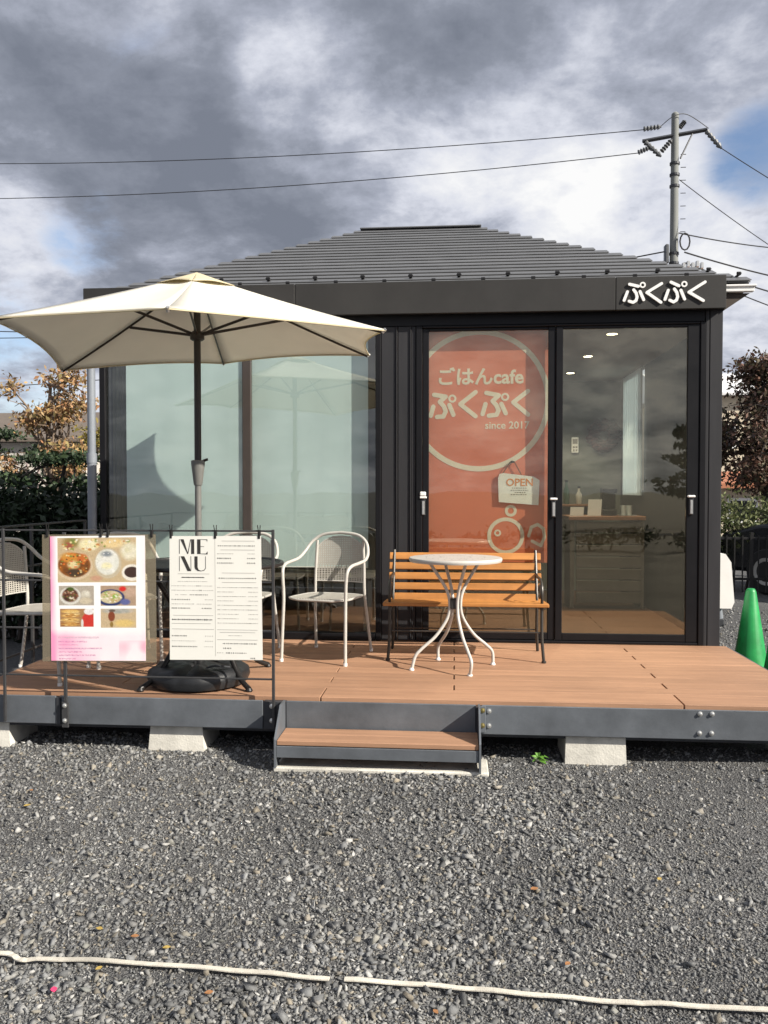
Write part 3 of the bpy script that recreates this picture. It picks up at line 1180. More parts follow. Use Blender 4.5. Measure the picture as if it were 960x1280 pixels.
# ---- interior seen through the right door pane
ct = thing('counter', 'dark wood service counter with horizontal boards inside the cafe', 'counter', (1.45, 2.1, ZD))
MB().box(-.34, .40, -.2, .28, .86, .90, .005).build('counter_top', mat('counter_wood', (.22, .10, .045), .45, 0, .2, 5), ct)
for k in range(7):
    MB().box(-.26, .36, -.165, -.150, .05 + .115 * k, .155 + .115 * k, .004).build('front_board', mat('counter_board', (.10, .085, .07), .6, 0, .15, 6), ct)
mb = MB()
mb.box(-.32, -.28, -.16, .25, 0, .86)
mb.box(.36, .39, -.16, .25, 0, .86)
mb.build('side_panel', mat('counter_board', (.1, .085, .07)), ct)
for (x, w, h, lb, tx) in ((1.20, .13, .085, 'white price card lying low at the left on the counter', .02), (1.37, .13, .16, 'tall white sheet standing on the counter', .03)):
    t = thing('menu_card', lb, 'card', (x, 2.0, ZD + .902), 0, 'cards on the counter')
    MB().prism([(-w / 2, 0), (w / 2, 0), (w / 2 + tx * .3, h), (-w / 2 + tx * .3, h)], -.004, .004).build('card', M_WHITE, t)
    MB().box(-w / 2, w / 2, .0045, .05, 0, .006).build('stand_foot', M_WHITE, t)
t = thing('coffee_machine', 'dark box-shaped coffee machine on the counter', 'machine', (1.53, 2.12, ZD + .902))
MB().box(-.07, .07, -.09, .09, 0, .06, .01).build('machine_base', M_IRON, t)
MB().box(-.07, .07, .0, .09, .062, .22, .01).build('machine_body', M_IRON, t)
MB().box(-.07, .07, -.09, .09, .222, .27, .01).build('machine_head', M_IRON, t)
t = thing('glass_rack', 'wire rack of glasses at the right end of the counter', 'rack', (1.73, 2.1, ZD + .902))
for k in range(4):
    MB().lathe([(.022, 0), (.022, .002), (.026, .10), (.024, .10), (.020, .006)], -.06 + .055 * (k % 2), -.03 + .06 * (k // 2), 14).build('glass', mat('glass_white', (.5, .55, .55), .15), t, True)
MB().box(-.10, .06, -.07, .08, -.0, -.0 + .004).build('tray', M_BOLT, t)
t = thing('wall_shelf', 'small dark shelf on the cafe back wall right of the wreath', 'shelf', (1.25, 3.28, 1.32))
MB().box(-.30, .30, -.10, .13, 0, .025, .003).build('board', mat('counter_wood', (.22, .10, .045)), t)
for sx in (-.24, .22):
    MB().box(sx, sx + .02, .0, .13, -.12, -.001, .002).build('bracket', M_IRON, t)
for k, (x, h_, c_, lb) in enumerate(((-.22, .22, (.30, .32, .28), 'pale bottle at the left end of the wall shelf'), (-.10, .16, (.30, .10, .04), 'short brown jar on the wall shelf'), (.02, .25, (.05, .10, .06), 'tall green bottle in the middle of the wall shelf'), (.16, .18, (.5, .48, .42), 'cream jar at the right end of the wall shelf'))):
    b_ = thing('bottle', lb, 'bottle', (1.25 + x, 3.28, 1.346), 0, 'bottles on the wall shelf')
    MB().lathe([(.032, 0), (.035, .01), (.035, h_ * .6), (.014, h_ * .8), (.014, h_)], n=14).build('glass_body', mat('bottle_' + lb.split()[1], c_, .2), b_, True)
    MB().lathe([(.016, h_ + .001), (.016, h_ + .02)], n=12).build('cap', M_IRON, b_)
wr = thing('wreath', 'dark red dried flower wreath on the cafe back wall', 'wreath', (1.70, 3.40, 2.12))
m = MB()
for k in range(150):
    a = random.uniform(0, 6.283)
    r = .125 + random.uniform(-.045, .045)
    m.add([(r * math.cos(a) + dx, -.02 + dy, r * math.sin(a) + dz) for dx, dy, dz in ((-.045, random.uniform(-.03, 0), 0), (0, -.01, random.uniform(.02, .07)), (.045, random.uniform(-.04, 0), .01), (0, .01, -.03))], [(0, 1, 2, 3)])
m.build('leaf_ring', mat('wreath_red', (.045, .008, .008), .8, 0, .4, 30, island=.7), wr, recalc=False)
MB().tube([(.1 * math.cos(k * .5236), -.006, .1 * math.sin(k * .5236)) for k in range(12)], .012, 6, True).build('hoop', M_BARKD, wr)
t = thing('intercom', 'white wall remote with buttons on the cafe back wall', 'remote control', (1.38, 3.41, 1.95))
MB().box(-.04, .04, -.02, 0, -.02, .16, .006).build('case', M_WHITE, t)
MB().box(-.028, .028, -.0225, -.0205, .085, .14).build('display', M_INKG, t)
for k in range(4):
    MB().box(-.026 + .03 * (k % 2), -.004 + .03 * (k % 2), -.0245, -.0205, .0 + .035 * (k // 2), .022 + .035 * (k // 2), .002).build('button', M_INKG, t)
t = thing('window_curtain', 'pale blue translucent curtain over the side window inside the cafe', 'curtain', (1.88, 2.65, 1.45))
m = MB()
n = 40
vs = []
for k in range(n + 1):
    y = -.42 + .84 * k / n
    for z in (0, 1.28):
        for dx in (0, .003):
            vs.append((-.02 + .018 * math.sin(k * 1.3) + dx, y, z))
fs = []
for k in range(n):
    a, b = 4 * k, 4 * k + 4
    fs += [(a, b, b + 2, a + 2), (a + 1, a + 3, b + 3, b + 1)]
m.add(vs, fs)
m.build('curtain_cloth', mat('curtain_pale', (.70, .78, .82), .8, 0, .05, 5, trans=.55), t)
MB().tube([(-.02, -.46, 1.29), (-.02, .46, 1.29)], .009, 8).build('curtain_rod', M_IRON, t)
# low pale cabinet under the left blinds
t = thing('window_shelf', 'low pale shelf inside the window below the aqua blinds', 'shelf', (-1.65, .55, ZD))
MB().box(-1.0, 1.0, -.15, .15, .44, .475, .004).build('shelf_board', mat('shelf_pale', (.45, .43, .34), .5, 0, .08, 5), t)
for x in (-.95, -.02, .91):
    MB().box(x, x + .04, -.13, .13, 0, .438, .003).build('leg', M_BARKD, t)

# ------------------------------------------------------------------ deck
D = thing('deck', 'timber deck of brown boards on a blue grey steel frame before the cafe', 'deck', (0, 0, 0))
XDL, XDR, YDF = -2.80, 2.0, -1.748
pitch = .1385
y = -.003
k = 0
while y - pitch > YDF - .02:
    y1 = y
    y0 = max(y - pitch + .0022, YDF)
    if k % 2 == 0:
        cuts = [XDL, -1.97, 0.0, XDR]
    else:
        cuts = [XDL, -.74, 1.232, XDR]
    if y0 < YDF + .004 or y - 2 * pitch < YDF - .02:
        y0 = YDF
    for a, b in zip(cuts[:-1], cuts[1:]):
        ga = .0035 if a != XDL else 0
        gb = .0035 if b != XDR else 0
        MB().box(a + ga, b - gb, y0, y1, ZD - .028, ZD + random.uniform(-.0006, .0006), .0025).build('deck_board', M_DECK, D)
    y -= pitch
    k += 1
# steel beams
def beam(x0, x1, y=-1.80):
    m = MB()
    m.box(x0, x1, y, y + .012, .178, .337, .003)
    m.box(x0, x1, y + .012, y + .05, .178, .186, .002)
    m.box(x0, x1, y + .012, y + .05, .312, .320, .002)
    m.build('beam', M_STEEL, D)
beam(-2.82, -2.245)
beam(-2.215, -1.055)
beam(-.925, .118)
beam(.150, 2.02)
MB().box(-2.82, 2.02, -1.749, -1.738, .150, .319, .002).build('inner_beam', M_STEELD, D)
MB().box(2.004, 2.018, -1.73, .0, .178, .345, .003).build('side_beam', M_STEEL, D)
MB().box(-2.818, -2.804, -1.73, -.05, .178, .345, .003).build('side_beam', M_STEEL, D)
for xj in (-1.75, -.9, 0, .9, 1.7):
    MB().box(xj, xj + .05, -1.73, -.02, .18, .318).build('joist', M_STEELD, D)
MB().box(-2.243, -2.217, -1.805, -1.752, .176, .330, .002).build('bracket', M_STEELD, D)
MB().box(-1.053, -.927, -1.797, -1.752, .176, .330, .002).build('bracket', M_STEELD, D)
MB().box(.119, .149, -1.797, -1.752, .182, .325, .002).build('bracket', M_STEELD, D)
bolt = MB().lathe([(.0135, 0), (.0135, .004), (.009, .005), (.009, .011), (.005, .013)], n=12).mesh('bolt', True)
bolt.materials.append(M_BOLT)
boltb = bolt.copy()
boltb.materials.clear()
boltb.materials.append(M_BOLTB)


def bolts(lst, y, me=bolt):
    for x, z in lst:
        o = link('bolt', me, D, loc=(x, y, z))
        o.rotation_euler = (R(90), 0, 0)


bolts([(1.300, .316), (1.362, .317), (1.298, .213), (1.360, .214)], -1.8005)
bolts([(.190, .306), (.190, .226)], -1.8005)
bolts([(-1.005, .305), (-1.005, .225)], -1.7975)

# concrete footing blocks: truncated pyramids on the ground
def block(x, y, label, w=.163, wt=.150, h=.166, tw=0.0):
    t = thing('footing_block', label, 'concrete block', (x, y, gz(x, y)), tw, 'concrete blocks under the deck')
    zt = .176 - gz(x, y)
    vs = []
    for z, a in ((-.03, w), (zt - .01, wt), (zt, wt - .008)):
        vs += [(-a, -a, z), (a, -a, z), (a, a, z), (-a, a, z)]
    fs = [(3, 2, 1, 0), (8, 9, 10, 11)]
    for l in (0, 4):
        for i in range(4):
            j = (i + 1) % 4
            fs.append((l + i, l + j, l + 4 + j, l + 4 + i))
    MB().add(vs, fs).build('block', M_CONC, t)


block(-2.70, -1.605, 'pale concrete block under the deck corner at the far left')
block(-1.562, -1.605, 'pale concrete block under the deck below the menu sheets')
block(.764, -1.605, 'pale concrete block under the deck right of the step', .165, .158)
block(1.93, -1.60, 'concrete block in shade under the right end of the deck')
for i, x in enumerate((-1.6, .78)):
    block(x, -.35, ['concrete block deep in shadow behind the left front block', 'concrete block deep in shadow behind the right front block'][i])

# step
ST = thing('step', 'single timber step with steel side plates in front of the deck', 'step', (-.39, -1.92, 0))
m = MB().prism([(-2.06, .049), (-1.975, .049), (-1.975, .06), (-1.808, .06), (-1.808, .345), (-1.915, .345), (-2.06, .20)], -.936, -.926, 'yz')
o1 = m.build('side_plate', M_STEEL, ST)
m = MB().prism([(-2.06, .049), (-1.975, .049), (-1.975, .06), (-1.808, .06), (-1.808, .345), (-1.915, .345), (-2.06, .20)], .130, .140, 'yz')
o2 = m.build('side_plate', M_STEEL, ST)
objs = [o1, o2]
objs.append(MB().box(-.924, .128, -2.048, -1.926, .166, .192, .003).build('tread', M_DECK, ST))
objs.append(MB().box(-.924, .128, -1.922, -1.815, .166, .192, .003).build('tread', M_DECK, ST))
objs.append(MB().box(-.925, .129, -2.052, -2.040, .103, .163, .002).build('tread_beam', M_STEEL, ST))
objs.append(MB().box(-.925, .129, -1.830, -1.818, .103, .163, .002).build('tread_beam', M_STEEL, ST))
m = MB()
for z in (.312, .230):
    m.tube([(.146, -1.815, z), (.146, -1.828, z)], .012, 8)
objs.append(MB().box(.141, .172, -1.812, -1.8015, .19, .335, .002).build('plate_flange', M_STEEL, ST))
for z in (.312, .230):
    o = link('bolt', boltb, ST, loc=(.155, -1.812, z))
    o.rotation_euler = (R(90), 0, 0)
    objs.append(o)
for o in objs:
    o.matrix_parent_inverse = Matrix.Translation((.39, 1.92, 0))
sl = thing('concrete_slab', 'thin pale concrete slab on the ground under the step', 'slab', (-.39, -1.95, 0))
MB().box(-.555, .57, -.090, .14, -.05, .048, .006).build('slab', M_CONC, sl)
# weed
wd = thing('weed', 'small green weed growing at the deck edge right of the step', 'plant', (.46, -1.74, gz(.5, -1.8)))
for k in range(10):
    a = random.uniform(0, 6.28)
    l = random.uniform(.03, .06)
    u = random.uniform(.3, .9)
    m = MB()
    p0 = Vector((0, 0, .01))
    p1 = Vector((math.cos(a) * l * .6, math.sin(a) * l * .6 - .03, l * u))
    p2 = Vector((math.cos(a) * l * 1.1, math.sin(a) * l * 1.1 - .05, l * u * .9))
    s = Vector((-math.sin(a), math.cos(a), 0)) * l * .28
    m.add([p0, p1 + s, p2, p1 - s, p0 + Vector((0, 0, .002)), p1 + s + Vector((0, 0, .002)), p2 + Vector((0, 0, .002)), p1 - s + Vector((0, 0, .002))], [(0, 1, 2, 3), (7, 6, 5, 4), (0, 4, 5, 1), (1, 5, 6, 2), (2, 6, 7, 3), (3, 7, 4, 0)])
    m.build('leaf', M_LG, wd)

# ------------------------------------------------------------------ railing
RL = thing('deck_railing', 'thin dark steel railing along the front of the deck where the menus hang', 'railing', (0, 0, 0))
YF = -1.82
for x in (-2.535, -.990):
    MB().box(x - .008, x + .008, YF - .006, YF + .006, .19, 1.285, .002).build('post', M_RAIL, RL)
MB().box(-2.200, -2.162, YF - .006, YF + .006, .165, .31, .002).build('post_plate', M_RAIL, RL)
MB().box(-2.188, -2.168, YF - .006, YF + .005, .311, 1.265, .002).build('post', M_RAIL, RL)
for z in (1.272, .990, .722, .455):
    MB().box(-2.84, -.998, YF - .004, YF + .004, z, z + .010, .002).build('rail', M_RAIL, RL)
for x, z in ((-2.181, .29), (-2.181, .205)):
    o = link('bolt', bolt, RL, loc=(x, YF - .006, z))
    o.rotation_euler = (R(90), 0, 0)
RS = thing('side_railing', 'dark steel railing along the left end of the deck', 'railing', (0, 0, 0))
for z in (1.27, .995, .715, .437):
    MB().box(-2.834, -2.822, -1.79, -.13, z - .007, z + .007, .002).build('rail', M_RAIL, RS)
for y in (-1.78, -.95, -.14):
    MB().box(-2.838, -2.820, y - .010, y + .010, .2, 1.263, .002).build('post', M_RAIL, RS)

# ------------------------------------------------------------------ menu sheets
YP = YF - .012
ms = thing('menu_sheet', 'cream menu sheet headed MENU hanging on the deck railing', 'menu', (-1.31, YP, .565))
o = MB().prism([(-.259, -.003), (.263, .004), (.256, .686), (-.257, .683)], -.003, .0).build('sheet', M_PAPER, ms)


def mxx(x):
    return -1.575 + (200 + x / 6.4 - 213) * .004535 + 1.31


def mzz(y):
    return 1.248 - (655 + y / 6.4 - 670) * .00449 - .565


def mprism(mb, poly, d=.0012):
    mb.prism([(mxx(a), mzz(b)) for a, b in poly], -.003 - d, -.003)


m = MB()
mprism(m, [(172, 120), (176, 120), (176, 234), (172, 234)])
mprism(m, [(182, 120), (208, 120), (243, 235), (238, 235)])
mprism(m, [(240, 228), (262, 120), (266, 120), (244, 235)])
mprism(m, [(268, 120), (292, 120), (292, 235), (268, 235)])
mprism(m, [(316, 120), (342, 120), (342, 235), (316, 235)])
mprism(m, [(343, 120), (396, 120), (396, 138), (390, 124), (343, 123)])
mprism(m, [(343, 232), (384, 232), (398, 215), (398, 238), (343, 235)])
mprism(m, [(343, 175), (370, 175), (370, 178), (343, 178)])
m.build('title_text', M_INK, ms)
m = MB()
mprism(m, [(172, 254), (175, 254), (175, 370), (172, 370)])
mprism(m, [(184, 254), (212, 254), (266, 370), (238, 370)])
mprism(m, [(264, 254), (267, 254), (267, 366), (264, 360)])
mprism(m, [(294, 254), (318, 254), (318, 340), (326, 360), (345, 367), (345, 371), (318, 368), (298, 352), (294, 335)])
mprism(m, [(346, 367), (368, 361), (380, 345), (380, 254), (383, 254), (383, 348), (370, 366), (346, 371)])
m.build('title_text', M_INK, ms)


def line(mb, x0, x1, y, h=7, wmin=6, wmax=14, gap=4, start=.0):
    x = x0
    while x < x1 - 2:
        w = min(random.uniform(wmin, wmax), x1 - x)
        hh = h * random.uniform(.6, 1.0)
        mprism(mb, [(x, y - hh / 2), (x + w, y - hh / 2), (x + w, y + hh / 2), (x, y + hh / 2)], .0008)
        x += w + gap * random.uniform(.7, 1.6)


dark, pale = MB(), MB()
line(dark, 190, 370, 420, 9, 8, 16, 2)
for y, segs in ((487, [(110, 300, 0), (308, 345, 1), (350, 432, 0)]), (522, [(110, 330, 0), (332, 356, 1), (362, 440, 0)]), (557, [(140, 160, 0), (180, 235, 0), (255, 400, 1)]), (595, [(110, 255, 1), (375, 436, 0)]), (630, [(110, 290, 0), (310, 435, 0)]), (663, [(110, 255, 1), (350, 432, 1)]),
                (882, [(110, 235, 1), (375, 440, 0)]), (922, [(110, 300, 0), (375, 440, 0)]), (966, [(110, 310, 1), (370, 440, 0)]),
                (232, [(475, 600, 0), (715, 770, 0)]), (268, [(475, 580, 1), (712, 772, 1)]), (305, [(475, 600, 1), (712, 772, 1)]),
                (938, [(515, 790, 1)]), (975, [(520, 580, 1)]), (1012, [(470, 520, 0), (540, 700, 1)]), (875, [(562, 665, 0)]), (1052, [(735, 770, 1)]), (452, [(160, 400, 0)])):
    for a, b, dk in segs:
        line(dark if dk else pale, a, b, y, 10 if dk else 6, 5, 6.5, 6.5)
line(dark, 112, 436, 753, 12, 7, 10, 6)
line(dark, 480, 780, 170, 9, 6, 9, 7)
line(dark, 485, 778, 424, 9, 6, 9, 7)
for k in range(9):
    y = 497 + 35 * k
    line(pale, 475, 505, y, 6, 5, 9, 5)
    line(pale, 515, random.choice([600, 640, 700, 740]), y, 6, 4, 9, 5)
    line(pale, 720, 792, y, 6, 4, 8, 5)
for y, a, b in ((132, 510, 770), (202, 500, 770), (383, 510, 770), (457, 510, 780), (392, 160, 410), (720, 120, 440), (784, 110, 420), (828, 110, 445), (850, 490, 770), (908, 470, 790), (830, 470, 790)):
    mprism(pale, [(a, y - 1.2), (b, y - 1.2), (b, y + 1.2), (a, y + 1.2)], .0008)
mprism(pale, [(455, 110), (457, 110), (457, 1040), (455, 1040)], .0006)
tag(dark.build('menu_print', M_INK, ms), kind='stuff')
tag(pale.build('menu_print', M_INKG, ms), kind='stuff')


def clip(parent, x, z, y=-.006):
    m = MB()
    m.box(x - .007, x + .007, y, y + .022, z - .03, z + .012, .002)
    m.tube([(x - .004, y + .010, z + .01), (x - .010, y + .010, z + .045)], .0025, 6)
    m.tube([(x + .004, y + .010, z + .01), (x + .006, y + .010, z + .045)], .0025, 6)
    m.build('clip', M_IRON, parent)


for x in (-.25, .0, .245):
    clip(ms, x, .70)

ps = thing('food_poster', 'pink edged poster of food photos in a clear sleeve on the railing', 'poster', (-1.98, YP, .545))
MB().prism([(-.325, -.006), (.333, .0), (.333, .712), (-.320, .708)], .001, .003).build('sleeve', G_FILM, ps)
# flat print painted on a fine grid
GW, GH = 200, 256
PX0, PX1, PY0, PY1 = 92, 850, 90, 1092
food_rng = np.random.default_rng(5)


def soft_noise(w, h, cells):
    g = food_rng.random((cells + 2, cells + 2))
    ys = np.linspace(0, cells, h)
    xs = np.linspace(0, cells, w)
    yi, xi = ys.astype(int), xs.astype(int)
    fy, fx2 = ys - yi, xs - xi
    fy, fx2 = fy * fy * (3 - 2 * fy), fx2 * fx2 * (3 - 2 * fx2)
    a = g[yi][:, xi] * (1 - fx2) + g[yi][:, xi + 1] * fx2
    b = g[yi + 1][:, xi] * (1 - fx2) + g[yi + 1][:, xi + 1] * fx2
    return a * (1 - fy)[:, None] + b * fy[:, None]


YY, XX = np.meshgrid(np.linspace(PY0, PY1, GH), np.linspace(PX0, PX1, GW), indexing='ij')
img = np.ones((GH, GW, 3)) * np.array([.86, .85, .84])
pinkn = soft_noise(GW, GH, 7)
edge = np.clip(1 - (XX - PX0) / 55, 0, 1) * .8 + np.clip((XX - 800) / 60, 0, 1) * .2 + np.clip((YY - 835) / 60, 0, 1) * (.42 * np.clip((520 - XX) / 250, 0, 1) + .20)
pk = np.clip(edge * (0.45 + pinkn), 0, 1)[..., None]
img = img * (1 - pk) + np.array([.86, .30, .50]) * pk


def inrect(x0, y0, x1, y1):
    return (XX >= x0) & (XX <= x1) & (YY >= y0) & (YY <= y1)


def fill(mask, c):
    img[mask] = c


def ell(rect, cx, cy, rx, ry, c, soft=.12, c2=None):
    d = np.sqrt(((XX - cx) / rx) ** 2 + ((YY - cy) / ry) ** 2)
    a = np.clip((1 - d) / soft, 0, 1)
    a = a * inrect(*rect)
    cc = np.array(c)
    if c2 is not None:
        n_ = soft_noise(GW, GH, 26)[..., None]
        cc = cc * (1 - n_) + np.array(c2) * n_
    img[:] = img * (1 - a[..., None]) + cc * a[..., None]


r1 = (150, 105, 780, 462)
fill(inrect(*r1), (.62, .50, .33))
ell(r1, 260, 140, 90, 60, (.45, .28, .12), .5, (.25, .30, .10))
ell(r1, 240, 170, 40, 40, (.42, .16, .10), .4)
ell(r1, 400, 160, 95, 60, (.80, .72, .40), .4, (.85, .80, .60))
ell(r1, 600, 150, 110, 45, (.80, .58, .25), .4, (.80, .70, .50))
ell(r1, 730, 215, 90, 85, (.82, .78, .66), .4, (.70, .66, .45))
ell(r1, 285, 330, 155, 118, (.70, .58, .42), .08)
ell(r1, 285, 322, 138, 104, (.20, .09, .03), .1, (.45, .18, .04))
ell(r1, 250, 260, 95, 50, (.70, .28, .05), .4, (.60, .40, .12))
ell(r1, 350, 270, 55, 45, (.62, .22, .06), .4)
ell(r1, 280, 320, 60, 42, (.72, .56, .22), .5, (.80, .72, .5))
ell(r1, 290, 385, 80, 40, (.12, .08, .05), .4)
ell(r1, 555, 310, 112, 125, (.62, .55, .42), .08)
ell(r1, 550, 300, 98, 108, (.86, .85, .80), .1, (.74, .74, .66))
ell(r1, 545, 235, 60, 30, (.30, .33, .35), .6)
ell(r1, 545, 330, 55, 35, (.85, .80, .55), .5)
ell(r1, 745, 385, 85, 70, (.84, .80, .72), .1)
ell(r1, 745, 382, 64, 46, (.10, .06, .05), .1)
ell(r1, 460, 430, 60, 30, (.62, .40, .28), .5)
r2 = (160, 490, 440, 645)
fill(inrect(*r2), (.50, .45, .38))
ell(r2, 250, 570, 90, 75, (.72, .70, .64), .1)
ell(r2, 250, 565, 72, 60, (.10, .05, .035), .2, (.28, .13, .08))
ell(r2, 260, 585, 25, 14, (.75, .68, .55), .4)
ell(r2, 250, 515, 40, 20, (.12, .16, .04), .4)
ell(r2, 375, 560, 45, 40, (.80, .77, .68), .3, (.55, .5, .4))
ell(r2, 375, 610, 60, 30, (.65, .58, .45), .3)
r3 = (495, 490, 775, 650)
fill(inrect(*r3), (.50, .38, .28))
ell(r3, 730, 540, 60, 50, (.60, .45, .35), .4)
ell(r3, 670, 515, 35, 25, (.70, .06, .05), .4)
ell(r3, 575, 585, 115, 70, (.06, .08, .20), .08)
ell(r3, 575, 580, 95, 55, (.72, .66, .48), .12, (.52, .40, .2))
ell(r3, 612, 572, 30, 22, (.30, .50, .08), .5)
ell(r3, 690, 620, 50, 30, (.18, .20, .40), .4)
r4 = (165, 675, 435, 820)
fill(inrect(*r4), (.45, .28, .14))
for k in range(4):
    ell(r4, 250, 695 + 34 * k, 85, 18, ((.78, .58, .26), (.55, .30, .10))[k % 2], .3, (.70, .45, .16))
ell(r4, 395, 770, 60, 70, (.65, .08, .06), .2)
ell(r4, 400, 695, 45, 30, (.82, .80, .78), .2)
ell(r4, 345, 790, 12, 40, (.75, .72, .68), .3)
r5 = (495, 675, 775, 825)
fill(inrect(*r5), (.62, .50, .34))
ell(r5, 630, 690, 160, 30, (.40, .42, .38), .5, (.6, .55, .5))
ell(r5, 680, 790, 110, 40, (.75, .58, .26), .5)
ell(r5, 580, 735, 30, 45, (.30, .10, .05), .2)
ell(r5, 580, 800, 16, 26, (.35, .24, .08), .3)
ell(r5, 585, 690, 32, 12, (.20, .15, .12), .3)
for k in range(60):      # flecks of herbs, sesame and vegetables in the bowls
    a, r_ = food_rng.uniform(0, 6.28), food_rng.random() ** .5
    c_ = [(.70, .30, .06), (.25, .32, .07), (.80, .66, .35), (.14, .06, .03), (.72, .18, .05)][k % 5]
    ell(r1, 285 + 125 * r_ * math.cos(a), 320 + 92 * r_ * math.sin(a), food_rng.uniform(6, 16), food_rng.uniform(4, 10), c_, .6)
for k in range(40):
    a, r_ = food_rng.uniform(0, 6.28), food_rng.random() ** .5
    ell(r1, 550 + 90 * r_ * math.cos(a), 300 + 98 * r_ * math.sin(a), 7, 4, [(.92, .91, .88), (.66, .66, .58), (.80, .78, .70)][k % 3], .6)
    ell(r1, food_rng.uniform(160, 770), food_rng.uniform(110, 200), food_rng.uniform(8, 22), food_rng.uniform(5, 14), [(.30, .36, .10), (.82, .70, .40), (.60, .30, .12), (.85, .82, .70)][k % 4], .5)
for k in range(26):
    a, r_ = food_rng.uniform(0, 6.28), food_rng.random() ** .5
    ell(r2, 250 + 66 * r_ * math.cos(a), 565 + 54 * r_ * math.sin(a), 12, 7, [(.36, .18, .10), (.08, .04, .03), (.60, .48, .36), (.16, .20, .06)][k % 4], .5)
    ell(r3, 575 + 88 * r_ * math.cos(a), 580 + 48 * r_ * math.sin(a), 13, 7, [(.80, .76, .60), (.35, .45, .12), (.62, .42, .20), (.85, .80, .7)][k % 4], .5)
    ell(r4, 250 + food_rng.uniform(-80, 80), food_rng.uniform(690, 810), 20, 4, [(.85, .68, .36), (.40, .20, .07)][k % 2], .5)
# pink washes and faint lines of print (the square code is left out)
n_ = soft_noise(GW, GH, 9)
wash = np.clip((n_ - .55) * 3, 0, 1) * ((YY > 930) & (XX > 640)) * .6
img[:] = img * (1 - wash[..., None]) + np.array([.86, .25, .38]) * wash[..., None]
lr = np.random.default_rng(3)
for y, x1, cc in ((905, 480, (.72, .62, .66)), (938, 380, (.68, .28, .50)), (965, 320, (.68, .28, .50)), (993, 500, (.62, .30, .50)), (1022, 340, (.68, .28, .50)), (1048, 450, (.62, .30, .5)), (1076, 290, (.70, .3, .5))):
    mk = inrect(150, y - (9 if y == 905 else 5), x1, y + (9 if y == 905 else 5)) & (lr.random((GH, GW)) < .62)
    img[mk] = img[mk] * .2 + np.array(cc) * np.array([.72, .6, .7]) * .8
foodm = inrect(*r1) | inrect(*r2) | inrect(*r3) | inrect(*r4) | inrect(*r5)
img[foodm] = np.clip(img[foodm], 0, 1) ** 1.25 * .92
grain = food_rng.normal(1, .10, (GH, GW))
img[foodm] *= grain[foodm][:, None]
img = np.clip(img, 0, .9)
vs, fs = [], []
for j in range(GH):
    for i in range(GW):
        u, v = i / (GW - 1), j / (GH - 1)
        vs.append((-.273 + .546 * u + .004 * (1 - v) * 0, -.002, .698 - .698 * v + .008 * u))
for j in range(GH - 1):
    for i in range(GW - 1):
        a = j * GW + i
        fs.append((a, a + GW, a + GW + 1, a + 1))
me = bpy.data.meshes.new('print')
me.from_pydata(vs, [], fs)
ca = me.color_attributes.new('Col', 'FLOAT_COLOR', 'POINT')
ca.data.foreach_set('color', np.concatenate([img.reshape(-1, 3), np.ones((GW * GH, 1))], 1).ravel().astype(np.float32))
me.materials.append(M_PRINT)
link('print', me, ps)
MB().prism([(-.2725, .0), (.2725, .008), (.2725, .7055), (-.2725, .6975)], -.0012, .0008).build('poster_sheet', M_WHITE, ps)
for x in (-.29, .02, .06, .31):
    clip(ps, x, .725)

# ------------------------------------------------------------------ parasol
PX, PY = -1.519, -1.468
P = thing('parasol', 'large cream cloth parasol with dark pole on the left of the deck', 'parasol', (PX, PY, ZD + .10))
OZ = ZD + .10
TIPS = [(-1.32, -2.543, 2.341), (-.378, -1.745, 2.378), (-.588, -.560, 2.437), (-1.725, -.170, 2.455), (-2.605, -.960, 2.300), (-2.415, -2.145, 2.397)]
KS = .978      # tips measured for a pole 5.07 m away, which stands at 4.96 m
TIPS = [Vector((x * KS - PX, (y + 6.29) * KS - 6.29 - PY, (z - 1.5) * KS + 1.5 - OZ)) for x, y, z in TIPS]
AP = Vector((0.0, 0.0, 2.776 - OZ))


def canopy_pt(i, s, t, ap=AP, lift=0.0):
    a, b = TIPS[i], TIPS[(i + 1) % 6]
    e = a.lerp(b, s)
    inward = 0.070 * 4 * s * (1 - s)
    e = Vector((e.x * (1 - inward * .85), e.y * (1 - inward * .85), e.z + .015 * 4 * s * (1 - s)))
    rad = t
    p = Vector((e.x * rad, e.y * rad, 0))
    zt = ap.z + (e.z - ap.z) * (t + .22 * t * (1 - t) * -1.0 * -0.5)
    p.z = zt - .018 * math.sin(math.pi * t) * 4 * s * (1 - s) + lift
    return p


m = MB()
NS, NT = 10, 14
for i in range(6):
    vs, fs = [], []
    for tt in range(NT + 1):
        for ss in range(NS + 1):
            vs.append(canopy_pt(i, ss / NS, .12 + .88 * tt / NT))
    for tt in range(NT):
        for ss in range(NS):
            a = tt * (NS + 1) + ss
            fs.append((a, a + 1, a + NS + 2, a + NS + 1))
    m.add(vs, fs)
o = m.build('canopy', M_CANOPY, P, True, recalc=False)
sd_ = o.modifiers.new('thickness', 'SOLIDIFY')
sd_.thickness = .003
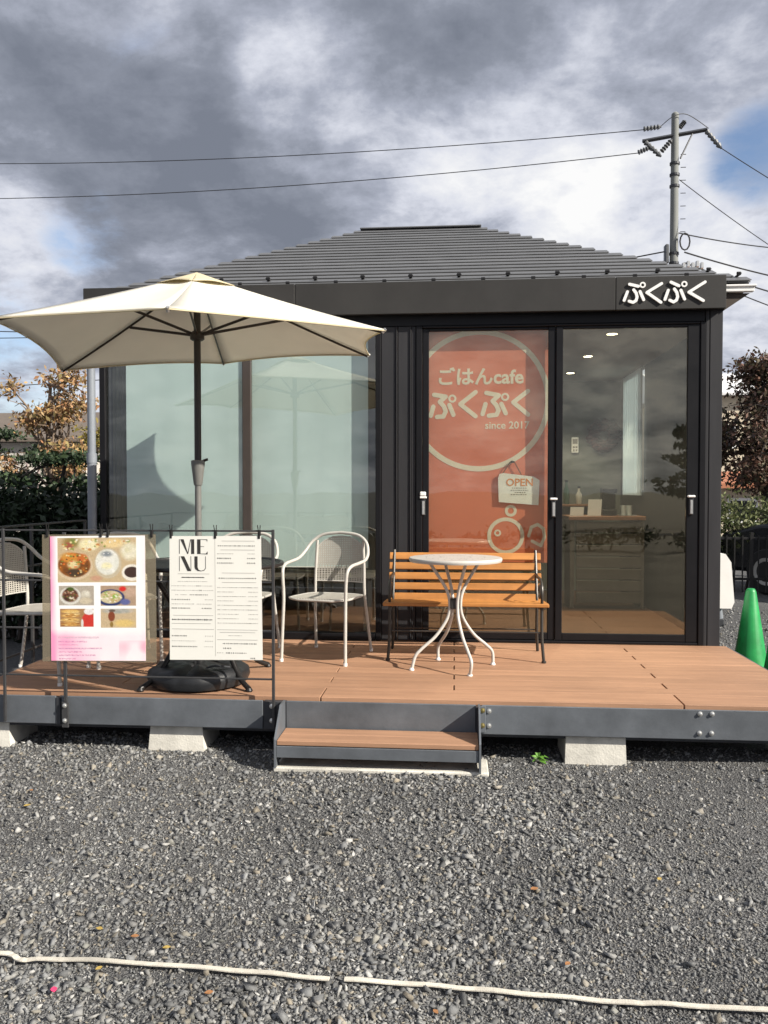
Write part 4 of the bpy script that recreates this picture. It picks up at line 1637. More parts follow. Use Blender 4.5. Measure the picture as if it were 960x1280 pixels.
# vent cap
m = MB()
for i in range(6):
    vs, fs = [], []
    for tt in range(5):
        for ss in range(NS + 1):
            t = tt / 4
            q = canopy_pt(i, ss / NS, t * .215)
            q.z += .010 + .024 * math.sin(math.pi * ss / NS) * t - .004 * t
            vs.append(q)
    for tt in range(4):
        for ss in range(NS):
            a = tt * (NS + 1) + ss
            fs.append((a, a + 1, a + NS + 2, a + NS + 1))
    m.add(vs, fs)
o = m.build('vent_cap', M_VENT, P, True, recalc=False)
o.modifiers.new('thickness', 'SOLIDIFY').thickness = .003
m = MB()
for i in range(6):
    pts = [canopy_pt(i, s / 8, 1.0) - Vector((0, 0, .004)) for s in range(9)]
    m.tube(pts, .004, 6)
m.build('hem', M_VENT, P)
HUB = Vector((0, 0, 2.712 - OZ))
RUN = Vector((0, 0, 2.416 - OZ))
MB().lathe([(.018, 0), (.04, .005), (.04, .035), (.022, .045)], n=16, z0=HUB.z - .02).build('hub', M_POLE, P, True)
MB().lathe([(.03, 0), (.042, .008), (.042, .04), (.028, .055)], n=16, z0=RUN.z - .03).build('runner', M_POLE, P, True)
for i in range(6):
    pts = [HUB] + [canopy_pt(i, 0, t) - Vector((0, 0, .016)) for t in (.2, .4, .6, .8, .985)]
    rb = MB().tube(pts, .0075, 6, ry=.7).build('rib', M_POLE, P)
    q = canopy_pt(i, 0, .47) - Vector((0, 0, .022))
    MB().tube([RUN + (q - RUN) * .03, q], .0085, 6, ry=.7).build('strut', M_POLE, rb)
    tp = canopy_pt(i, 0, .985)
    MB().tube([tp - Vector((0, 0, .018)), tp + Vector((tp.x, tp.y, 0)).normalized() * .02], .009, 6).build('rib_tip', M_BOLT, rb)
MB().tube([(0, 0, 1.655 - OZ), (0, 0, 2.70 - OZ)], .0205, 16).build('upper_pole', M_POLE, P, True)
MB().tube([(0, 0, -.05), (0, 0, 1.54 - OZ)], .019, 16).build('lower_pole', M_POLEG, P, True)
MB().lathe([(.023, 0), (.026, .012), (.040, .125), (.041, .145), (.034, .150)], n=18, z0=1.53 - OZ).build('tilt_collar', M_POLEG, P, True)
MB().tube([(.03, 0, 1.675 - OZ), (.060, 0, 1.685 - OZ)], .008, 8).build('crank_pin', M_POLE, P)
PB = thing('parasol_weight', 'round black vinyl covered weight at the foot of the parasol', 'parasol weight', (PX, PY, ZD + .002))
m = MB()
prof = [(.24, 0), (.285, .012), (.298, .05), (.290, .085), (.262, .108), (.18, .122), (.06, .135), (.04, .137)]
n = 40
vs, fs = [], []
for r_, z in prof:
    for k in range(n):
        a = 2 * math.pi * k / n
        w = 1 + .014 * math.sin(4 * a + .3) * (z > .02) - .022 * (k % 10 == 0)
        vs.append((r_ * w * math.cos(a), r_ * w * math.sin(a), z + (.006 * math.sin(9 * a) if .09 < z < .13 else 0) - (.010 if (k % 10 == 0 and z > .1) else 0)))
for i in range(len(prof) - 1):
    for k in range(n):
        l = (k + 1) % n
        fs.append((i * n + k, i * n + l, (i + 1) * n + l, (i + 1) * n + k))
fs += [tuple(range(n - 1, -1, -1)), tuple((len(prof) - 1) * n + k for k in range(n))]
m.add(vs, fs)
m.build('weight_bag', M_BASE, PB, True)
MB().lathe([(.035, .13), (.034, .19), (.021, .195)], n=18).build('pole_socket', M_IRON, PB, True)
MB().tube(smooth_path([(.10, -.18, .128), (.16, -.19, .142), (.23, -.15, .128)], 5), .006, 6).build('carry_strap', M_STEELD, PB)

# ------------------------------------------------------------------ perforated sheet helper
def perforated(m, fn, nu, nv, mask, hole=.55):
    for j in range(nv):
        for i in range(nu):
            u0, u1, v0, v1 = i / nu, (i + 1) / nu, j / nv, (j + 1) / nv
            uc, vc = (u0 + u1) / 2, (v0 + v1) / 2
            if not mask(uc, vc):
                continue
            h = hole
            if h <= 0:
                m.add([fn(u0, v0), fn(u1, v0), fn(u1, v1), fn(u0, v1)], [(0, 1, 2, 3)])
                continue
            a = (1 - h) / 2
            iu0, iu1 = u0 + (u1 - u0) * a, u1 - (u1 - u0) * a
            iv0, iv1 = v0 + (v1 - v0) * a, v1 - (v1 - v0) * a
            m.add([fn(u0, v0), fn(u1, v0), fn(u1, v1), fn(u0, v1), fn(iu0, iv0), fn(iu1, iv0), fn(iu1, iv1), fn(iu0, iv1)],
                  [(0, 1, 5, 4), (1, 2, 6, 5), (2, 3, 7, 6), (3, 0, 4, 7)])


# ------------------------------------------------------------------ black mesh table round the parasol
TB = thing('mesh_table', 'round black metal mesh table standing round the parasol pole', 'table', (PX + .015, PY + .12, ZD))
RT = .455
m = MB()
perforated(m, lambda u, v: ((u - .5) * 2 * RT, (v - .5) * 2 * RT, .705), 38, 38, lambda u, v: .160 < math.hypot(u - .5, v - .5) < .492, .62)
o = m.build('mesh_top', M_IRON, TB, recalc=False)
o.modifiers.new('thickness', 'SOLIDIFY').thickness = .003
m = MB()
m.tube([(RT * math.cos(k * math.pi / 24), RT * math.sin(k * math.pi / 24), .703) for k in range(48)], .013, 8, True)
m.build('table_rim', M_IRON, TB, True)
MB().tube([(.150 * math.cos(k * math.pi / 8), .150 * math.sin(k * math.pi / 8), .703) for k in range(16)], .008, 8, True).build('pole_ring', M_IRON, TB, True)
MB().tube([(.20 * math.cos(k * math.pi / 12), .20 * math.sin(k * math.pi / 12), .32) for k in range(24)], .008, 8, True).build('brace_ring', M_IRON, TB, True)
for k, a in enumerate((-43, 50, 140, 232)):
    a = R(a)
    c, s = math.cos(a), math.sin(a)
    pts = smooth_path([(.42 * c, .42 * s, .695), (.34 * c, .34 * s, .62), (.24 * c, .24 * s, .46), (.20 * c, .20 * s, .32), (.27 * c, .27 * s, .17), (.37 * c, .37 * s, .06), (.46 * c, .46 * s, .016)], 5)
    lg = MB().tube(pts, .0155, 10).build('leg', M_IRON, TB, True)
    MB().lathe([(.02, 0), (.022, .008), (.014, .022)], .46 * c, .46 * s, 12).build('foot', M_IRON, lg, True)

# ------------------------------------------------------------------ white garden armchairs
CH = thing('garden_armchair', '', 'chair', (0, 0, 0), 0, 'white metal armchairs on the deck')


def mirror(pts):
    return [(-x, y, z) for x, y, z in pts]


half = [(.232, -.262, 0.0), (.228, -.250, .22), (.225, -.238, .42), (.230, -.240, .555), (.236, -.225, .620), (.244, -.170, .648), (.252, -.06, .658), (.252, .06, .672), (.240, .14, .715), (.205, .195, .785), (.13, .222, .833), (0.0, .232, .848)]
path = smooth_path(half, 5)
full = path + [Vector((-p.x, p.y, p.z)) for p in path[-2::-1]]
m = MB()
m.tube(full, .0115, 10)
m.build('arm_frame', M_CHAIR, CH, True)
for s in (-1, 1):
    pts = smooth_path([(s * .215, .275, 0), (s * .203, .235, .22), (s * .190, .205, .42), (s * .186, .208, .60), (s * .176, .214, .792)], 5)
    lg = MB().tube(pts, .0105, 10).build('leg', M_CHAIR, CH, True)
    MB().lathe([(.013, 0), (.013, .018)], s * .215, .275, 10).build('foot_cap', M_WHITE, lg)
    MB().lathe([(.014, 0), (.014, .018)], s * .232, -.262, 10).build('foot_cap', M_WHITE, lg)


def seat_pt(u, v):
    x, y = (u - .5) * .44, -.235 + v * .43
    return (x * (1 - .06 * v), y, .428 - .012 * math.sin(math.pi * v) * math.sin(math.pi * u) - .010 * v + (.0 if v > .03 else -.006))


def seat_mask(u, v):
    a, b = abs(u - .5) * 2, abs(v - .5) * 2
    return (a ** 5 + b ** 5) < 1.0


m = MB()
perforated(m, seat_pt, 22, 22, seat_mask, .42)
o = m.build('seat', M_SHEET, CH, recalc=False)
o.modifiers.new('thickness', 'SOLIDIFY').thickness = .002
rim = []
for k in range(36):
    a = 2 * math.pi * k / 36
    ca, sa = math.cos(a), math.sin(a)
    q = (abs(ca) ** 5 + abs(sa) ** 5) ** (-1 / 5)
    rim.append(seat_pt(.5 + .5 * ca * q * .995, .5 + .5 * sa * q * .995))
MB().tube([(x, y, z - .006) for x, y, z in rim], .008, 8, True).build('seat_rim', M_CHAIR, CH, True)


def back_pt(u, v):
    x = (u - .5) * .37
    z = .500 + v * .335
    return (x, .205 + .028 * (1 - (2 * u - 1) ** 2) + .012 * v, z)


def back_mask(u, v):
    z = .5 + v * .335
    x = abs(u - .5) * .37
    if z > .70:
        return (x / .185) ** 2 + ((z - .70) / .125) ** 2 < 1.0
    return x < .182


def pattern_mask_plain(u, v):
    return back_mask(u, v) and v >= .34


def pattern_mask_band(u, v):
    return back_mask(u, v) and v < .34


m = MB()
perforated(m, back_pt, 26, 26, pattern_mask_plain, .38)
o = m.build('backrest', M_SHEET, CH, recalc=False)
o.modifiers.new('thickness', 'SOLIDIFY').thickness = .0015
m = MB()
perforated(m, back_pt, 18, 26, pattern_mask_band, .60)
o = m.build('backrest_band', M_SHEET, CH, recalc=False, label='openwork band across the lower backrest')
o.modifiers.new('thickness', 'SOLIDIFY').thickness = .0015
m = MB()
m.tube([back_pt(u / 10, 0) for u in range(11)], .005, 6)
m.build('backrest_edge', M_CHAIR, CH, True)
m = MB()
arc = [back_pt(.5 + .5 * math.cos(R(a)), (.70 + .122 * math.sin(R(a)) - .5) / .335) for a in range(0, 181, 12)]
m.tube(arc, .005, 6)
m.build('backrest_arc', M_CHAIR, CH, True)
CH.location = (-.868, -.62, ZD)
fd = Vector((-.133, -.511))
CH.rotation_euler = (0, 0, math.atan2(fd.x, -fd.y))
CH['label'] = 'white metal armchair standing free between the table and the bench'
dup(CH, (-1.505, -.60, ZD), R(-4), 'white metal armchair behind the cream menu sheet')
dup(CH, (-2.28, -.78, ZD), R(28), 'white metal armchair behind the pink food poster')
dup(CH, (-2.555, -1.37, ZD), R(86), 'white metal armchair at the left end of the deck cut by the frame')

# ------------------------------------------------------------------ bench
BE = thing('bench', 'small garden bench with golden wood slats and dark iron ends', 'bench', (.075, -.52, ZD))
HL = .555
zs = [(.362, .412), (.437, .489), (.507, .558), (.577, .628), (.647, .696)]
slatm = MB().box(-HL + .01, HL - .01, -.010, .010, 0, .0505, .003).mesh('back_slat')
slatm.materials.append(M_WOOD)
for k, (a, b) in enumerate([(.365, 0), (.436, 0), (.507, 0), (.577, 0), (.647, 0)]):
    o = link('back_slat', slatm, BE, loc=(0, .155 + .028 * k, a))
    o.rotation_euler = (R(-16), 0, 0)
sm = MB().box(-HL, HL, -.026, .026, -.012, .012, .004).mesh('seat_slat')
sm.materials.append(M_WOOD)
for k in range(5):
    link('seat_slat', sm, BE, loc=(0, -.185 + .064 * k, .382 - .004 * k))
for s in (-1, 1):
    x = s * (HL - .045)
    e = thing('end_frame', '', None)
    bpy.data.objects.remove(e)
    m = MB()
    m.tube(smooth_path([(x + s * .012, -.205, 0), (x, -.195, .16), (x, -.180, .365)], 5), .0105, 8)
    m.tube(smooth_path([(x, -.185, .362), (x, -.05, .345), (x, .12, .335), (x, .15, .36)], 5), .0095, 8)
    m.tube(smooth_path([(x + s * .012, .215, 0), (x, .17, .17), (x, .150, .345), (x, .19, .48), (x, .285, .715)], 6), .0105, 8)
    fr = m.build('end_frame', M_BIRON, BE, True)
    m = MB()
    m.tube(smooth_path([(x, -.175, .37), (x, -.19, .46), (x, -.15, .525), (x, -.02, .545), (x, .10, .54), (x, .215, .55)], 5), .010, 8)
    m.build('armrest', M_BIRON, fr, True)
    m = MB()
    pts = [(x, -.02 + .06 * math.cos(a / 10 * 5.2) * (1 - a / 40), .45 + .055 * math.sin(a / 10 * 5.2) * (1 - a / 40)) for a in range(12)]
    m.tube(pts, .006, 6)
    m.build('scroll', M_BIRON, fr, True)
    MB().lathe([(.016, 0), (.016, .012)], x + s * .012, -.205, 10).build('foot', M_BIRON, fr)
m = MB()
m.tube([(-HL + .045, -.19, .20), (HL - .045, -.19, .20)], .005, 8)
m.build('stretcher', M_BIRON, BE)
MB().tube([(-HL + .045, .175, .16), (HL - .045, .175, .16)], .005, 8).build('stretcher', M_BIRON, BE)

# ------------------------------------------------------------------ bistro table
BT = thing('bistro_table', 'small round pale bistro table with curved legs before the bench', 'table', (.008, -.925, ZD))
m = MB()
m.lathe([(.255, .690), (.296, .692), (.301, .702), (.301, .712), (.296, .718), (.0, .720)], n=48)
m.build('table_top', M_TABLE, BT, True)
m = MB()
for k in range(26):       # small pierced dots round the top
    a = 2 * math.pi * k / 26
    for r_ in (.10, .19):
        m.box(r_ * math.cos(a) - .003, r_ * math.cos(a) + .003, r_ * math.sin(a) - .003, r_ * math.sin(a) + .003, .7195, .7205)
m.build('top_pattern', M_INKG, BT)
for k, (fx_, fy_) in enumerate(((-.278, -.092), (-.115, .245), (.248, .118), (.090, -.228))):
    r_ = math.hypot(fx_, fy_)
    c, s = fx_ / r_, fy_ / r_
    pts = smooth_path([(c * .175, s * .175, .688), (c * .135, s * .135, .63), (c * .065, s * .065, .52), (c * .038, s * .038, .43), (c * .052, s * .052, .33), (c * .13, s * .13, .215), (c * .225, s * .225, .135), (c * .270, s * .270, .085), (c * r_, s * r_, .0)], 6)
    lg = MB().tube(pts, .0105, 10).build('leg', M_TABLE, BT, True)
    MB().lathe([(.016, 0), (.017, .006), (.011, .016)], c * r_, s * r_, 12).build('foot', M_WHITE, lg, True)
MB().box(-.032, .032, -.032, .032, .385, .455, .006).build('collar', M_BIRON, BT)

# ------------------------------------------------------------------ right-hand side things
def cone(x, y, rz, label):
    t = thing('traffic_cone', label, 'traffic cone', (x, y, gz(x, y)), rz, 'green cones beside the deck')
    MB().lathe([(.142, .035), (.138, .05), (.040, .690), (.030, .712), (.022, .716)], n=28).build('cone_body', M_CONE, t, True)
    MB().box(-.19, .19, -.19, .19, .002, .034, .012).build('cone_base', M_CONE, t)
    return t


cone(2.385, .60, .3, 'green plastic cone nearest the right wall of the cafe')
cone(2.50, .26, .8, 'green plastic cone half cut off at the right edge')
eb = thing('wall_unit', 'white upright casing mounted on the right end wall of the cafe', 'wall unit', (2.03, .55, .58))
m = MB().prism([(.020, 0), (.125, .0), (.145, .05), (.118, .36), (.075, .425), (.0, .425)], -.20, .20)
o = m.build('casing', mat('unit_white', (.80, .79, .76), .4, 0, .04, 8), eb)
MB().box(-.076, -.001, -.18, .18, .04, .38, .004).build('mounting_plate', M_STEELD, eb)
MB().tube([(.06, -.05, .0), (.075, -.05, -.10)], .035, 10).build('duct', M_PIPE, eb, True)
MB().box(.0, .10, -.10, .02, -.16, -.101, .006).build('terminal_box', M_STEELD, eb)

# car at the right edge
CARL = thing('parked_car', 'dark car cut off by the right edge behind the cones', 'car', (5.98, 5.5, 0), R(-52))
M_CARP = mat('car_paint', (.012, .013, .016), .22, .3, .05, 5)
M_TYRE = mat('tyre', (.02, .02, .02), .8, 0, .1, 20)
prof = [(-2.1, .30), (-2.18, .55), (-2.12, .85), (-1.55, 1.00), (-1.42, 1.02), (1.95, 1.02), (2.12, .80), (2.12, .32)]
m = MB()
m.prism(prof, -.82, .82)
o = m.build('body', M_CARP, CARL)
o.modifiers.new('edge', 'BEVEL').width = .06
o.modifiers['edge'].segments = 3
m = MB()
vs = []
for (x, z), hy in zip([(-1.40, 1.02), (-.62, 1.58), (1.55, 1.62), (1.95, 1.02)], (.78, .62, .62, .78)):
    vs += [(x, -hy, z), (x, hy, z)]
m.add(vs, [(0, 2, 4, 6), (1, 7, 5, 3), (0, 1, 3, 2), (2, 3, 5, 4), (4, 5, 7, 6), (6, 7, 1, 0)])
o = m.build('cabin', mat('car_glass', (.01, .012, .013), .06, 0, .0, 5), CARL)
m = MB()
m.add([(-.66, -.64, 1.585), (1.58, -.64, 1.625), (1.58, .64, 1.625), (-.66, .64, 1.585), (-.5, -.6, 1.655), (1.5, -.6, 1.685), (1.5, .6, 1.685), (-.5, .6, 1.655)], [(0, 1, 5, 4), (1, 2, 6, 5), (2, 3, 7, 6), (3, 0, 4, 7), (4, 5, 6, 7), (3, 2, 1, 0)])
m.build('roof', M_CARP, CARL)
for x in (-1.35, 1.30):
    for s in (-1, 1):
        tw = MB()
        tw.lathe([(.20, -.10), (.31, -.10), (.33, -.07), (.33, .07), (.31, .10), (.20, .10)], n=28)
        w = tw.build('wheel', M_TYRE, CARL, True)
        w.location = (x, s * .76, .33)
        w.rotation_euler = (R(90), 0, 0)
        MB().lathe([(.0, -.085), (.20, -.105), (.205, -.06), (.205, .06), (.20, .105), (.0, .085)], n=20).build('rim', M_BOLT, w, True)
for s in (-1, 1):
    MB().box(-2.20, -2.05, s * .62 - .15, s * .62 + .15, .66, .80, .03).build('headlight', mat('lens', (.6, .62, .64), .1), CARL)
    MB().box(-1.0, -.86, s * .92 - .08, s * .92 + .08, 1.0, 1.12, .03).build('mirror', M_CARP, CARL)
MB().box(-2.215, -2.17, -.26, .26, .42, .56, .01).build('number_plate', M_WHITE, CARL)

# ------------------------------------------------------------------ fences
FN = thing('metal_fence', 'black upright bar fence behind the cafe on the right', 'fence', (3.0, 5.9, 0))
for z in (.22, .80):
    MB().box(-.8, 3.4, -.015, .015, z, z + .035, .003).build('rail', M_IRON, FN)
brm = MB().box(-.008, .008, -.008, .008, .05, .86).mesh('bar')
brm.materials.append(M_IRON)
for k in range(38):
    link('bar', brm, FN, loc=(-.78 + .11 * k, -.024, 0))
for k in range(3):
    MB().box(-.80 + 2.0 * k, -.755 + 2.0 * k, -.02, .03, 0, .9, .004).build('post', M_IRON, FN)
FL = thing('block_fence', 'pale concrete fence behind the trees on the left', 'fence', (-12.5, 16.5, 0))
M_PALE = mat('pale_wall', (.50, .47, .42), .85, 0, .1, 3, .2, 40)
for k in range(8):
    MB().box(-4 + 1.25 * k, -2.76 + 1.25 * k, -.06, .06, 0, 1.5, .01).build('panel', M_PALE, FL)
for k in range(30):
    MB().box(-4 + .33 * k, -3.94 + .33 * k, -.03, .03, 1.5, 2.5, .004).build('picket', mat('picket_pink', (.42, .34, .32), .7), FL)
MB().box(-4, 6, -.025, .025, 2.50, 2.56, .004).build('top_rail', M_PALE, FL)


# ------------------------------------------------------------------ far houses
def house(name, label, x, y, w, d, h, rh, wallm, roofm, rz=0, wins=()):
    t = thing(name, label, 'house', (x, y, 0), rz)
    MB().box(-w / 2, w / 2, -d / 2, d / 2, 0, h, .01).build('wall', wallm, t)
    e = .5
    vs = [(-w / 2 - e, -d / 2 - e, h + .01), (w / 2 + e, -d / 2 - e, h + .01), (w / 2 + e, d / 2 + e, h + .01), (-w / 2 - e, d / 2 + e, h + .01), (-w / 2 - e, 0, h + rh), (w / 2 + e, 0, h + rh),
          (-w / 2 - e, -d / 2 - e, h + .14), (w / 2 + e, -d / 2 - e, h + .14), (w / 2 + e, d / 2 + e, h + .14), (-w / 2 - e, d / 2 + e, h + .14)]
    fs = [(0, 3, 2, 1), (0, 1, 7, 6), (2, 3, 9, 8), (6, 7, 5, 4), (8, 9, 4, 5), (0, 6, 4, 9, 3), (1, 2, 8, 5, 7)]
    MB().add(vs, fs).build('roof', roofm, t)
    for (wx, wz, ww, wh) in wins:
        f = MB().box(wx - ww / 2, wx + ww / 2, -d / 2 - .05, -d / 2 - .003, wz, wz + wh, .01).build('window', M_WHITE, t)
        MB().box(wx - ww / 2 + .08, wx + ww / 2 - .08, -d / 2 - .062, -d / 2 - .052, wz + .08, wz + wh - .08).build('pane', M_CARP, f)
    return t


M_RBR = mat('roof_brown', (.13, .105, .085), .7, 0, .15, 4)
M_RWH = mat('roof_pale', (.70, .70, .70), .5, 0, .05, 3)
M_ROR = mat('roof_orange', (.36, .14, .07), .7, 0, .15, 4)
M_WCR = mat('wall_cream', (.58, .50, .38), .8, 0, .06, 2)
house('far_house', 'brown roofed house far behind the trees on the left', -25.5, 40, 11, 8, 4.3, 1.7, M_WCR, M_RBR, 0, ((-2, 1.2, 1.6, 1.2), (2.5, 1.2, 1.6, 1.2)))
house('far_house', 'pale house partly hidden by the garden trees on the left', -15.6, 24, 4.2, 4, 3.2, 1.0, M_PALE, M_RBR, .1, ((0, 1.0, 1.4, 1.2), (1.4, 2.0, .8, .8)))
house('far_house', 'house with a white roof rising behind the trees on the right', 15.2, 40, 9, 7, 6.2, 1.6, M_WCR, M_RWH, 0, ((-2, 3.6, 1.6, 1.2), (2, 3.6, 1.6, 1.2)))
house('far_house', 'low cream house with orange tiled roof behind the right fence', 8.8, 18.5, 4.4, 3, 1.55, .5, M_WCR, M_ROR, 0, ((-1, .6, .8, .7), (1, .6, .8, .7)))


# ------------------------------------------------------------------ trees and shrubs
def leafmat(name, cols, trans=.25):
    return mat(name, cols[0], .65, 0, .15, 8, island=.45, trans=trans, tint=list(cols[1:]))


def leaves(clumps, size, seed, flat=.0):
    """many small leaf faces spread through ellipsoid clumps"""
    g = np.random.default_rng(seed)
    allv = []
    for (cx, cy, cz, rx, ry, rz, n) in clumps:
        d = g.normal(size=(n, 3))
        d /= np.linalg.norm(d, axis=1, keepdims=True)
        r = g.random(n) ** .45
        c = np.array([cx, cy, cz]) + d * r[:, None] * np.array([rx, ry, rz]) * (1 + .25 * g.normal(size=(n, 1)))
        a = g.normal(size=(n, 3))
        a[:, 2] *= (1 - flat)
        a /= np.linalg.norm(a, axis=1, keepdims=True)
        b = g.normal(size=(n, 3))
        b -= a * (a * b).sum(1, keepdims=True)
        b /= np.linalg.norm(b, axis=1, keepdims=True)
        s = size * g.uniform(.6, 1.3, n)[:, None]
        allv.append(np.stack([c - a * s, c + b * s * .45, c + a * s, c - b * s * .45], 1))
    V = np.concatenate(allv, 0)
    n = len(V)
    me = bpy.data.meshes.new('crown')
    me.vertices.add(n * 4)
    me.vertices.foreach_set('co', V.reshape(-1).astype(np.float32))
    me.loops.add(n * 4)
    me.loops.foreach_set('vertex_index', np.arange(n * 4, dtype=np.int32))
    me.polygons.add(n)
    me.polygons.foreach_set('loop_start', np.arange(0, n * 4, 4, dtype=np.int32))
    me.polygons.foreach_set('loop_total', np.full(n, 4, dtype=np.int32))
    me.update()
    return me


def tree(name, label, loc, trunk, clumps, size, lm, bark, group=None, tr=.09, twigs=0, seed=1, cat='tree'):
    t = thing(name, label, cat, loc, 0, group)
    tp = smooth_path(trunk, 5)
    n = len(tp)
    MB().tube(tp, [tr * (1 - .75 * i / (n - 1)) for i in range(n)], 9).build('trunk', bark, t, True)
    g = random.Random(seed)
    m = MB()
    for c in clumps:
        base = tp[min(n - 1, int(n * g.uniform(.35, .95)))]
        e = Vector(c[:3])
        mid = base.lerp(e, .5) + Vector((g.uniform(-.1, .1), g.uniform(-.1, .1), g.uniform(-.05, .2)))
        pts = smooth_path([base, mid, e], 4)
        m.tube(pts, [tr * .42 * (1 - .8 * i / (len(pts) - 1)) for i in range(len(pts))], 6)
        for k in range(twigs):
            d = Vector((g.uniform(-1, 1) * c[3], g.uniform(-1, 1) * c[4], g.uniform(-.4, 1.1) * c[5]))
            p0 = pts[g.randrange(len(pts) // 2, len(pts))]
            m.tube([p0, p0 + d * .5 + Vector((0, 0, .05)), p0 + d], [tr * .13, tr * .09, tr * .04], 5)
    m.build('branches', bark, t)
    me = leaves(clumps, size, seed)
    me.materials.append(lm)
    link('crown', me, t)
    return t


L_AUT = leafmat('leaf_autumn', [(.38, .22, .10), (.44, .31, .13), (.30, .14, .07), (.42, .30, .16), (.26, .21, .08), (.34, .17, .09)])
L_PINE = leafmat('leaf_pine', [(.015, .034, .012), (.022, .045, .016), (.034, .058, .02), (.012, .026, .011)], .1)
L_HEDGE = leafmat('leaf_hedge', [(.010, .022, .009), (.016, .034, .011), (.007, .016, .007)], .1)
L_OAK = leafmat('leaf_oak', [(.085, .045, .032), (.13, .065, .04), (.06, .035, .03), (.10, .075, .04), (.05, .055, .025)])
L_OLIVE = leafmat('leaf_olive', [(.10, .12, .04), (.15, .17, .07), (.06, .085, .03), (.20, .20, .10)])
L_YG = leafmat('leaf_yellow_green', [(.20, .18, .04), (.30, .23, .05), (.12, .13, .03)])

# left: autumn tree, pruned pines, hedge
g = random.Random(4)
cl_ = []
for k in range(20):
    a = g.uniform(0, 6.28)
    z = g.uniform(1.75, 3.55)
    r_ = g.uniform(.15, .80) * (1.0 if z < 3.1 else .6)
    cl_.append((r_ * math.cos(a), r_ * math.sin(a) * .7, z, .27, .27, .21, 140))
tree('persimmon_tree', 'bare limbed autumn tree with orange leaves left of the cafe', (-6.25, 6.2, 0), [(0, 0, 0), (.06, 0, .8), (-.02, 0, 1.5), (-.08, 0, 2.2), (-.02, 0, 3.3)], cl_, .045, L_AUT, M_BARK, tr=.085, twigs=6, seed=4)
cl_ = [(.35, 0, 2.35, .34, .3, .26, 420), (.6, .1, 2.05, .28, .3, .3, 320), (.15, -.1, 1.9, .2, .2, .15, 120)]
tree('yellow_shrub', 'yellow green small tree growing close to the left corner of the cafe', (-6.1, 6.6, 0), [(0, 0, 0), (.1, 0, .9), (.3, 0, 1.6), (.4, 0, 2.2)], cl_, .04, L_YG, M_BARK, tr=.05, twigs=2, seed=8)
for i, (x, y, lb, pads) in enumerate([
    (-7.9, 7.2, 'pruned pine with flat dark pads at the far left', [(-.5, 0, 1.45), (.4, .1, 1.75), (-.1, 0, 2.15), (.9, 0, 1.35), (.2, 0, 2.45), (1.3, 0, 1.8), (1.0, .1, 2.2), (-.9, 0, 1.8)]),
        (-5.45, 5.0, 'low pruned pine with layered pads near the cafe corner', [(-.5, 0, 1.35), (.25, 0, 1.6), (-.35, 0, 1.95), (.5, 0, 1.2), (-.8, 0, 1.65), (-1.2, .1, 1.4), (-.1, .1, 1.15), (.15, -.1, 1.95)])]):
    cl_ = [(a, b, c, .42, .36, .11, 520) for a, b, c in pads]
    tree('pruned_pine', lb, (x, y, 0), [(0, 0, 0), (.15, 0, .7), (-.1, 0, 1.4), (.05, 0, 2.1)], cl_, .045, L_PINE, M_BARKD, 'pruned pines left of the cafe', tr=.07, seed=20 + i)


def bush(name, label, loc, clumps, size, lm, seed, group=None):
    t = thing(name, label, 'hedge' if 'hedge' in name else 'shrub', loc, 0, group)
    m = MB()
    g2 = random.Random(seed)
    for c in clumps:
        m.tube([(c[0], c[1], 0), (c[0] + g2.uniform(-.1, .1), c[1], c[2] * .5), (c[0] + g2.uniform(-.2, .2), c[1], c[2])], [.022, .015, .006], 5)
    m.build('stems', M_BARKD, t)
    me = leaves(clumps, size, seed)
    me.materials.append(lm)
    link('foliage', me, t)
    return t


g = random.Random(9)
cl_ = []
for k in range(26):
    x = -1.9 + 3.6 * k / 25
    for z, n_ in ((.35, 330), (.85, 360), (1.30, 360)):
        cl_.append((x + g.uniform(-.06, .06), g.uniform(-.12, .12), z + g.uniform(-.08, .10), .24, .42, .30, n_))
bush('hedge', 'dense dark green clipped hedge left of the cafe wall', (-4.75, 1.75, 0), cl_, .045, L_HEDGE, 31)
cl_ = []
for k in range(14):
    cl_.append((-2.2 + 4.4 * k / 13 + g.uniform(-.1, .1), g.uniform(-.2, .2), g.uniform(.5, 1.35), .5, .4, .38, 300))
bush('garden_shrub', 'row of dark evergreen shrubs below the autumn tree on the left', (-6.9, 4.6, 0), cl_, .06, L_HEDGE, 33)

# right: russet tree, olive shrub
g = random.Random(14)
cl_ = []
for k in range(46):
    a = g.uniform(0, 6.28)
    z = g.uniform(1.5, 3.72)
    r_ = g.uniform(0, 1.45) * math.sin(math.pi * min(1, max(.12, (z - 1.0) / 3.2)))
    cl_.append((r_ * math.cos(a), r_ * math.sin(a), z, .40, .40, .28, 330))
tree('russet_tree', 'russet brown leafy tree behind the right corner of the cafe', (5.45, 8.6, 0), [(0, 0, 0), (-.05, 0, 1.1), (.08, 0, 2.2), (0, 0, 3.6)], cl_, .05, L_OAK, M_BARKD, tr=.11, twigs=3, seed=15)
cl_ = []
for k in range(16):
    cl_.append((-.9 + 1.9 * k / 15, g.uniform(-.2, .2), g.uniform(.55, 1.25), .30, .3, .28, 300))
bush('olive_shrub', 'grey green leafy shrub behind the black fence on the right', (4.5, 6.7, 0), cl_, .042, L_OLIVE, 41)

